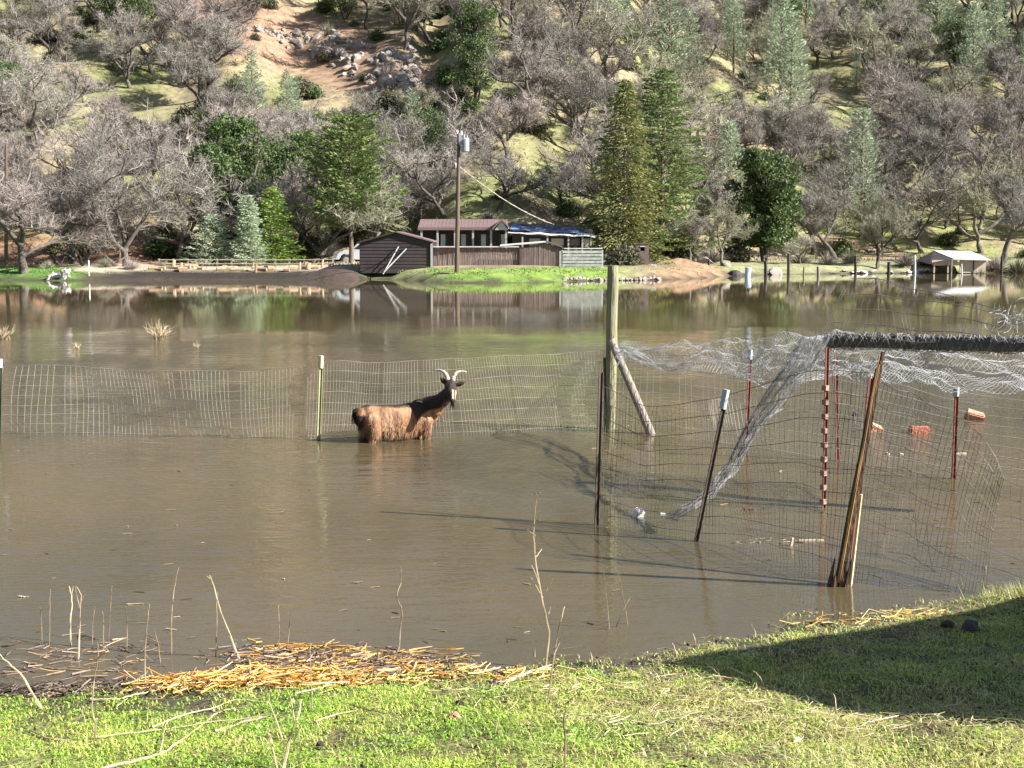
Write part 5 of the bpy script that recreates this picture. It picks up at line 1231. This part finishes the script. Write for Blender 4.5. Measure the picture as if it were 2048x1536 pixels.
straws('straw_raft', 80, [(1620, 1258), (1720, 1245), (1800, 1236), (1900, 1238)], .10, .04, .22, .004, ORA + [(.6, .55, .3)], 6, 'yellow straw line along the edge of the shadow at the right', heap=.02)
straws('straw_raft', 620, [(1150, 1500), (1400, 1480), (1650, 1500), (1950, 1490)], .35, .04, .16, .0022, [(.66, .56, .36), (.75, .62, .4), (.5, .38, .22)], 7, 'pale dry stems matted in the foreground grass at the lower right', azs=1.6, heap=.015)
straws('straw_raft', 260, [(900, 1400), (1100, 1400), (1300, 1400), (1500, 1440)], .35, .04, .16, .0025, [(.66, .56, .30), (.7, .6, .3)], 8, 'pale dry stems matted in the grass below the straw', azs=1.6, heap=.015)
straws('wet_debris', 700, [(0, 1388), (150, 1385), (300, 1378)], .16, .03, .12, .004, [(.07, .05, .04), (.12, .085, .06), (.3, .22, .15)], 9, 'dark wet plant debris along the left water edge', azs=1.2, heap=.01)

# stalks given as polylines seen from the photograph; first point stands on ground or water
def stalk(name, lines, r, label, m_='stalk', cat='stalk', group=None, ground=True, base=None):
    b = base or hit(*lines[0][0], 3.0)
    if base is None:
        w0 = W0(*lines[0][0])
        if b is None or b.z < 0: b = w0
    mb = MB(); rg = random.Random(lines[0][0][0]); dy = 0
    for li, ln in enumerate(lines):
        pts = []; rr = r * (1 if li == 0 else .6); p = 0
        for i, q in enumerate(ln):
            dd = b.y + (0 if li == 0 and i == 0 else .04 * math.sin(i * 1.9 + li + lines[0][0][0])); pts.append(PD(*q, dd))
        if li == 0: pts[0] = b - Vector((0, 0, .05))
        fine = [zsample(pts, k / (len(pts) * 3)) for k in range(len(pts) * 3 + 1)]
        fine = [q + rvec(rg) * rr * .5 for q in fine]
        n = len(fine); mb.tube(fine, [rr * (1 - .65 * k / n) for k in range(n)], 5, True)
    return mb.build(name, M[m_], origin=b, label=label, cat=cat, group=group)
stalk('stalk', [[(1088, 1335), (1098, 1270), (1085, 1205), (1070, 1110), (1068, 1050), (1075, 988)], [(1085, 1195), (1062, 1155)], [(1092, 1182), (1105, 1158)], [(1078, 1168), (1064, 1130)], [(1072, 1115), (1083, 1098)], [(1070, 1072), (1055, 1060)], [(1097, 1228), (1101, 1214)], [(1069, 1052), (1079, 1040)], [(1068, 988), (1080, 985)]], .007, 'tallest dead stalk, with side twigs, standing at the water edge in the centre', 'stalk_pale')
stalk('stalk', [[(1092, 1404), (1106, 1330), (1114, 1280), (1122, 1240), (1130, 1213)], [(1108, 1310), (1119, 1285)], [(1098, 1380), (1116, 1398)]], .006, 'dead stalk right of the tallest one, knobbly at the top')
stalk('stalk', [[(797, 1302), (801, 1262), (804, 1222), (794, 1192), (802, 1165), (801, 1132)]], .006, 'single crooked stalk rising behind the floating debris')
stalk('stalk', [[(1131, 1545), (1130, 1480), (1128, 1440), (1133, 1405)], [(1133, 1407), (1158, 1384)], [(1128, 1444), (1102, 1422)]], .006, 'dark forked stalk at the bottom edge of the centre')
stalk('stalk', [[(157, 1320), (158, 1262), (160, 1220), (162, 1190), (152, 1172)], [(160, 1205), (170, 1190)], [(158, 1215), (150, 1175)]], .006, 'forked pale stalk in the water, right one of the leading pair at the left', 'stalk_pale')
stalk('stalk', [[(141, 1290), (141, 1240), (144, 1200), (138, 1172)], [(142, 1195), (147, 1172)]], .006, 'forked pale stalk in the water, left one of the leading pair at the left', 'stalk_pale')
for pts, l in (([(98, 1290), (99, 1240), (101, 1176)], 'thin stalk left of the forked pair'), ([(83, 1280), (82, 1240), (80, 1214)], 'thinnest stalk far left in the water'), ([(184, 1296), (185, 1250), (190, 1214)], 'short stalk right of the forked pair'), ([(206, 1300), (207, 1250), (205, 1222)], 'bent short stalk third from the forked pair'), ([(216, 1280), (220, 1220), (224, 1170)], 'thin tall stalk behind the bent short one'), ([(252, 1300), (254, 1250), (251, 1212)], 'faint stalk left of the curved one in the water'), ([(342, 1308), (343, 1240), (348, 1180), (358, 1134)], 'tall single stalk with a knot left of the slanting one'), ([(430, 1312), (433, 1250), (434, 1200)], 'short upright stalk behind the slanting one'), ([(556, 1302), (558, 1250), (557, 1210)], 'thin straight stalk behind the straw'), ([(572, 1306), (578, 1262), (581, 1226)], 'stubby stalk with a node behind the straw'), ([(289, 1378), (290, 1300), (295, 1240), (299, 1208)], 'stalk standing at the left end of the orange straw'), ([(322, 1326), (316, 1290), (308, 1258)], 'short pale stalk leaning left beside the straw'), ([(625, 1422), (622, 1370), (620, 1286)], 'thin dark stalk rising through the orange straw'), ([(668, 1358), (658, 1330), (648, 1300)], 'faint stalk leaning left behind the straw'), ([(197, 1320), (196, 1300), (195, 1284)], 'tiny stub behind the floating straw piece')):
    stalk('stalk', [pts], .0045, l)
stalk('stalk', [[(484, 1320), (462, 1275), (440, 1220), (430, 1180), (419, 1150)], [(434, 1202), (436, 1184)], [(421, 1158), (414, 1152)]], .007, 'long slanting pale stalk leaning left over the straw', 'stalk_pale')
stalk('stalk', [[(190, 1484), (190, 1450), (184, 1420), (188, 1360), (198, 1312)], [(196, 1318), (204, 1306)]], .006, 'dark bent stalk standing in the grass at the left')
stalk('stalk', [[(90, 1418), (50, 1360), (15, 1325), (-10, 1300)]], .007, 'pale stick leaning out of the picture at the left edge', 'stalk_pale')
stalk('stick', [[(560, 1545), (578, 1485), (592, 1440), (604, 1400)], [(590, 1450), (580, 1392)]], .009, 'pale forked stick standing at the bottom edge left of centre', 'stalk_pale', 'stick')
stalk('stick', [[(558, 1540), (546, 1500), (535, 1462)], [(546, 1500), (538, 1456)]], .005, 'thin pale twig beside the forked stick', 'stalk_pale', 'stick')
stalk('stick', [[(570, 1480), (552, 1440), (536, 1402)]], .005, 'thin pale twig leaning left above the forked stick', 'stalk_pale', 'stick')
def lying(pts, r, label, m_='stalk_pale', lift=.015):
    P3 = []
    for q in pts:
        h_ = hit(*q, 3.0) or W0(*q); h_ = Vector(h_); h_.z = max(h_.z, 0) + lift; P3.append(h_)
    n = len(P3) * 4; fine = [zsample(P3, k / n) for k in range(n + 1)]; rg = random.Random(int(pts[0][0])); fine = [q + rvec(rg) * r * .5 for q in fine]
    return MB().tube(fine, [r * (1 - .6 * k / n) for k in range(n + 1)], 6, True).build('stick', M[m_], origin=P3[0], label=label, cat='stick')
lying([(200, 1545), (300, 1520), (345, 1500), (430, 1434), (478, 1420)], .009, 'long pale branch lying across the grass at the bottom left')
lying([(195, 1480), (260, 1472), (330, 1464), (420, 1450), (545, 1436)], .005, 'long thin pale stem lying level in the grass left of centre')
lying([(320, 1512), (330, 1460), (335, 1448)], .004, 'short twig crossing the long pale branch')
lying([(305, 1460), (370, 1435), (430, 1420), (470, 1405), (540, 1410)], .005, 'pale stem lying above the long branch')
lying([(430, 1468), (480, 1452), (540, 1436)], .009, 'thick pale stem lying left of the forked stick')
lying([(45, 1458), (90, 1480), (145, 1486)], .006, 'curved pale twig lying at the lower left')
lying([(185, 1404), (240, 1402), (280, 1392), (320, 1385)], .007, 'pale twig lying on the wet debris at the left')
lying([(232, 1418), (256, 1402)], .005, 'short pale twig in the grass at the left')
lying([(700, 1414), (750, 1428), (800, 1436)], .005, 'dark thin stem lying left of the centre grass', 'stalk')
lying([(90, 1354), (150, 1352), (220, 1353), (285, 1356)], .006, 'long dark stick floating at the left water edge', 'stalk', .004)
lying([(225, 1310), (255, 1308), (288, 1258)][:2], .006, 'pale straw piece floating between the left stalks', lift=.005)
lying([(255, 1260), (290, 1258)], .005, 'short pale straw floating behind the left stalks', lift=.005)
lying([(40, 1254), (60, 1252)], .007, 'small orange chip floating at the far left', lift=.005)
lying([(590, 1392), (640, 1380), (680, 1370)], .006, 'pale yellow stem lying on the straw edge')
lying([(630, 1448), (690, 1430), (760, 1418)], .005, 'pale stem lying in the grass below the straw')
lying([(1010, 1368), (1060, 1350), (1100, 1340)], .014, 'thick yellow straw stem lying beside the dark stalk')
lying([(985, 1370), (1030, 1362), (1050, 1340)], .010, 'yellow straw stem lying left of the thick one')
lying([(958, 1348), (1000, 1340)], .010, 'short yellow straw stem by the dark chip')
for px, py, qx, qy, l in ((1425, 1362, 1500, 1375, 'lowest pale stick at the left edge of the shadow'), (1415, 1340, 1445, 1368, 'short slanting stick at the left edge of the shadow'), (1455, 1345, 1505, 1368, 'upper pale stick at the left edge of the shadow')):
    lying([(px, py), ((px + qx) / 2, (py + qy) / 2 - 2), (qx, qy)], .006, l, lift=.03)
stalk('stalk', [[(1537, 1376), (1520, 1355), (1507, 1342)]], .005, 'short stalk leaning left at the tip of the shadow', 'stalk_pale')
for px, yb, qx, yt, m_, l in ((1355, 1315, 1345, 1287, 'stalk_pale', 'pale stub at the tip of the shadow in the water'), (1392, 1290, 1385, 1266, 'stalk_pale', 'pale stub above the shadow tip'), (1675, 1427, 1667, 1388, 'stalk_pale', 'pale stalk at the lower edge of the shadow'), (1718, 1430, 1716, 1405, 'stalk_pale', 'short stalk right of the pale one at the shadow edge'), (1372, 1512, 1378, 1478, 'stalk', 'dark twig standing in the lower right grass at its left'), (1705, 1512, 1722, 1468, 'stalk', 'dark slanting twig in the lower right grass'), (1868, 1514, 1858, 1480, 'stalk', 'dark twig at the far lower right'), (1561, 1444, 1560, 1428, 'stalk', 'black stub at the bottom of the shadow'), (1504, 1440, 1503, 1430, 'stalk', 'tiny black stub left of the shadow bottom'), (1990, 1418, 1986, 1396, 'stalk_pale', 'pale stalk at the right edge below the shadow'), (1970, 1150, 1971, 1130, 'stalk_pale', 'thin stalk in the reeds at the right edge'), (1185, 1330, 1181, 1305, 'stalk_pale', 'short pale stub right of the tallest stalk'), (1160, 1326, 1156, 1308, 'stalk_pale', 'tiny pale stub near the tallest stalk')):
    stalk('stalk', [[(px, yb), ((px + qx) / 2 + 1, (yb + yt) / 2), (qx, yt)]], .005, l, m_)
stalk('reed', [[(1220, 1258), (1215, 1210), (1207, 1140)]], .0035, 'thin reed leaning left below the thick post reflection')
stalk('reed', [[(1256, 1250), (1250, 1215), (1236, 1142)]], .0045, 'longer reed crossing a dark one in the water')
stalk('reed', [[(1228, 1252), (1244, 1225), (1261, 1194)]], .0045, 'dark reed slanting right in the water')
stalk('reed', [[(1216, 1258), (1215, 1240)]], .006, 'short black reed stub in the water')
# small clods and pieces on the grass
for px, py, s, m_, l in ((908, 1440, .06, 'brick_pale', 'pale chunk of wood in the grass below the straw'), (988, 1372, .05, 'wall_dark', 'small black square chip on the straw'), (1594, 1483, .035, 'paint_white', 'small white pebble in the lower right grass'), (1165, 1330, .035, 'wall_dark', 'small dark clod at the water edge in the centre'), (1940, 1265, .12, 'wall_dark', 'dark dung clod in the shadow near the right edge'), (1895, 1255, .08, 'wall_dark', 'dark clod beside the larger one in the shadow'), (920, 1412, .05, 'dirt_dark', 'brown clod in the grass above the pale chunk'), (640, 1497, .05, 'dirt_dark', 'brown clod by the pale twig at the bottom')):
    q = hit(px, py, 3.0); me = make_rock(px % 13, .7); me.materials.append(M[m_]); inst('clod', me, None, q + Vector((0, 0, s * .3)), (0, 0, px), (s * 1.3, s, s), label=l, cat='clod')
# grass clump at the right edge by the reeds
rg = random.Random(77); c0 = W0(2030, 1205); mb = MB()
for k in range(420):
    a = Vector((c0.x + rg.gauss(.05, .16), c0.y + rg.gauss(-.05, .12), 0)); a.z = max(0, Hnear(a.x, a.y)); az = rg.uniform(0, 6.28); h = rg.uniform(.04, .13); q = a + Vector((math.cos(az) * .6 * h, math.sin(az) * .6 * h, h))
    s_ = Vector((-math.sin(az), math.cos(az), 0)) * .003; mb.add([a - s_, a + s_, q], [(0, 1, 2)], rg.choice(((.28, .38, .08), (.6, .52, .25), (.4, .42, .12))))
mb.build('grass_clump', M['grass'], kind='stuff', label='raised clump of sunlit grass at the right edge by the water', cat='grass')

# ------------------------------------------------------------------ unseen shed right of the frame, sized so its roof throws the wedge of shade
off = Vector((-S.x, -S.y, 0)) / S.z
HT = 2.3; tip = W0(1312, 1332); A = Vector((tip.x, tip.y, 0)) - off * HT
d1 = Vector((.885, .465, 0)).normalized(); d2 = Vector((.465, -.885, 0)).normalized()
M['shed_board'] = mat('shed_board', (.30, .23, .17), (.18, .13, .10), 4, .9, bump=.4, rnd=.2, stretch=(4, 4, .5))
t = empty('unseen_board_shed', A, 0, label='unseen narrow grey board shed right of the picture, guessed from the shade it casts', cat='shed')
LL, WW = 6.0, 1.35; rz = Matrix((d1, -d2, Vector((0, 0, 1)))).transposed()
c = A + d1 * LL / 2 + d2 * WW / 2 + Vector((0, 0, HT - .04)); MB().box(c, (LL, WW, .07), rz).build('roof', M['galv'], t)
for side in (0, 1):
    n = 30
    for i in range(n):
        c = A + d1 * (LL * (i + .5) / n) + d2 * (.05 if side == 0 else WW - .05); g = Hnear(c.x, c.y); c.z = (g - .2 + HT - .08) / 2
        MB().box(c, (LL / n - .006, .03, HT - .08 - g + .2), rz).build('board', M['shed_board'], t)
for e_ in (0, 1):
    for i in range(5):
        c = A + d1 * (.04 if e_ == 0 else LL - .04) + d2 * (.08 + (WW - .16) * (i + .5) / 5); g = Hnear(c.x, c.y); c.z = (g - .2 + HT - .08) / 2
        MB().box(c, (.03, (WW - .16) / 5 - .006, HT - .08 - g + .2), rz).build('board', M['shed_board'], t)

# ------------------------------------------------------------------ tell look-alikes apart by their order across the picture
def ordinals():
    d = {}
    bpy.context.view_layer.update()
    for o in COL.objects:
        if o.parent is None and o.get('label') and o.get('group'): d.setdefault(o['label'], []).append(o)
    W = ['leftmost', 'second from left', 'third from left', 'fourth from left', 'fifth from left', 'sixth from left', 'seventh from left', 'eighth from left', 'ninth from left', 'tenth from left', 'eleventh from left', 'twelfth from left', 'thirteenth from left', 'fourteenth from left', 'fifteenth from left', 'sixteenth from left', 'seventeenth from left']
    for lab, os_ in d.items():
        n = len(os_)
        if n < 2 or n > 18: continue
        os_.sort(key=lambda o: project(o.location)[0])
        for i, o in enumerate(os_):
            w_ = ('left one', 'right one')[i] if n == 2 else ('rightmost' if i == n - 1 else W[i])
            o['label'] = lab + ', ' + w_
ordinals()
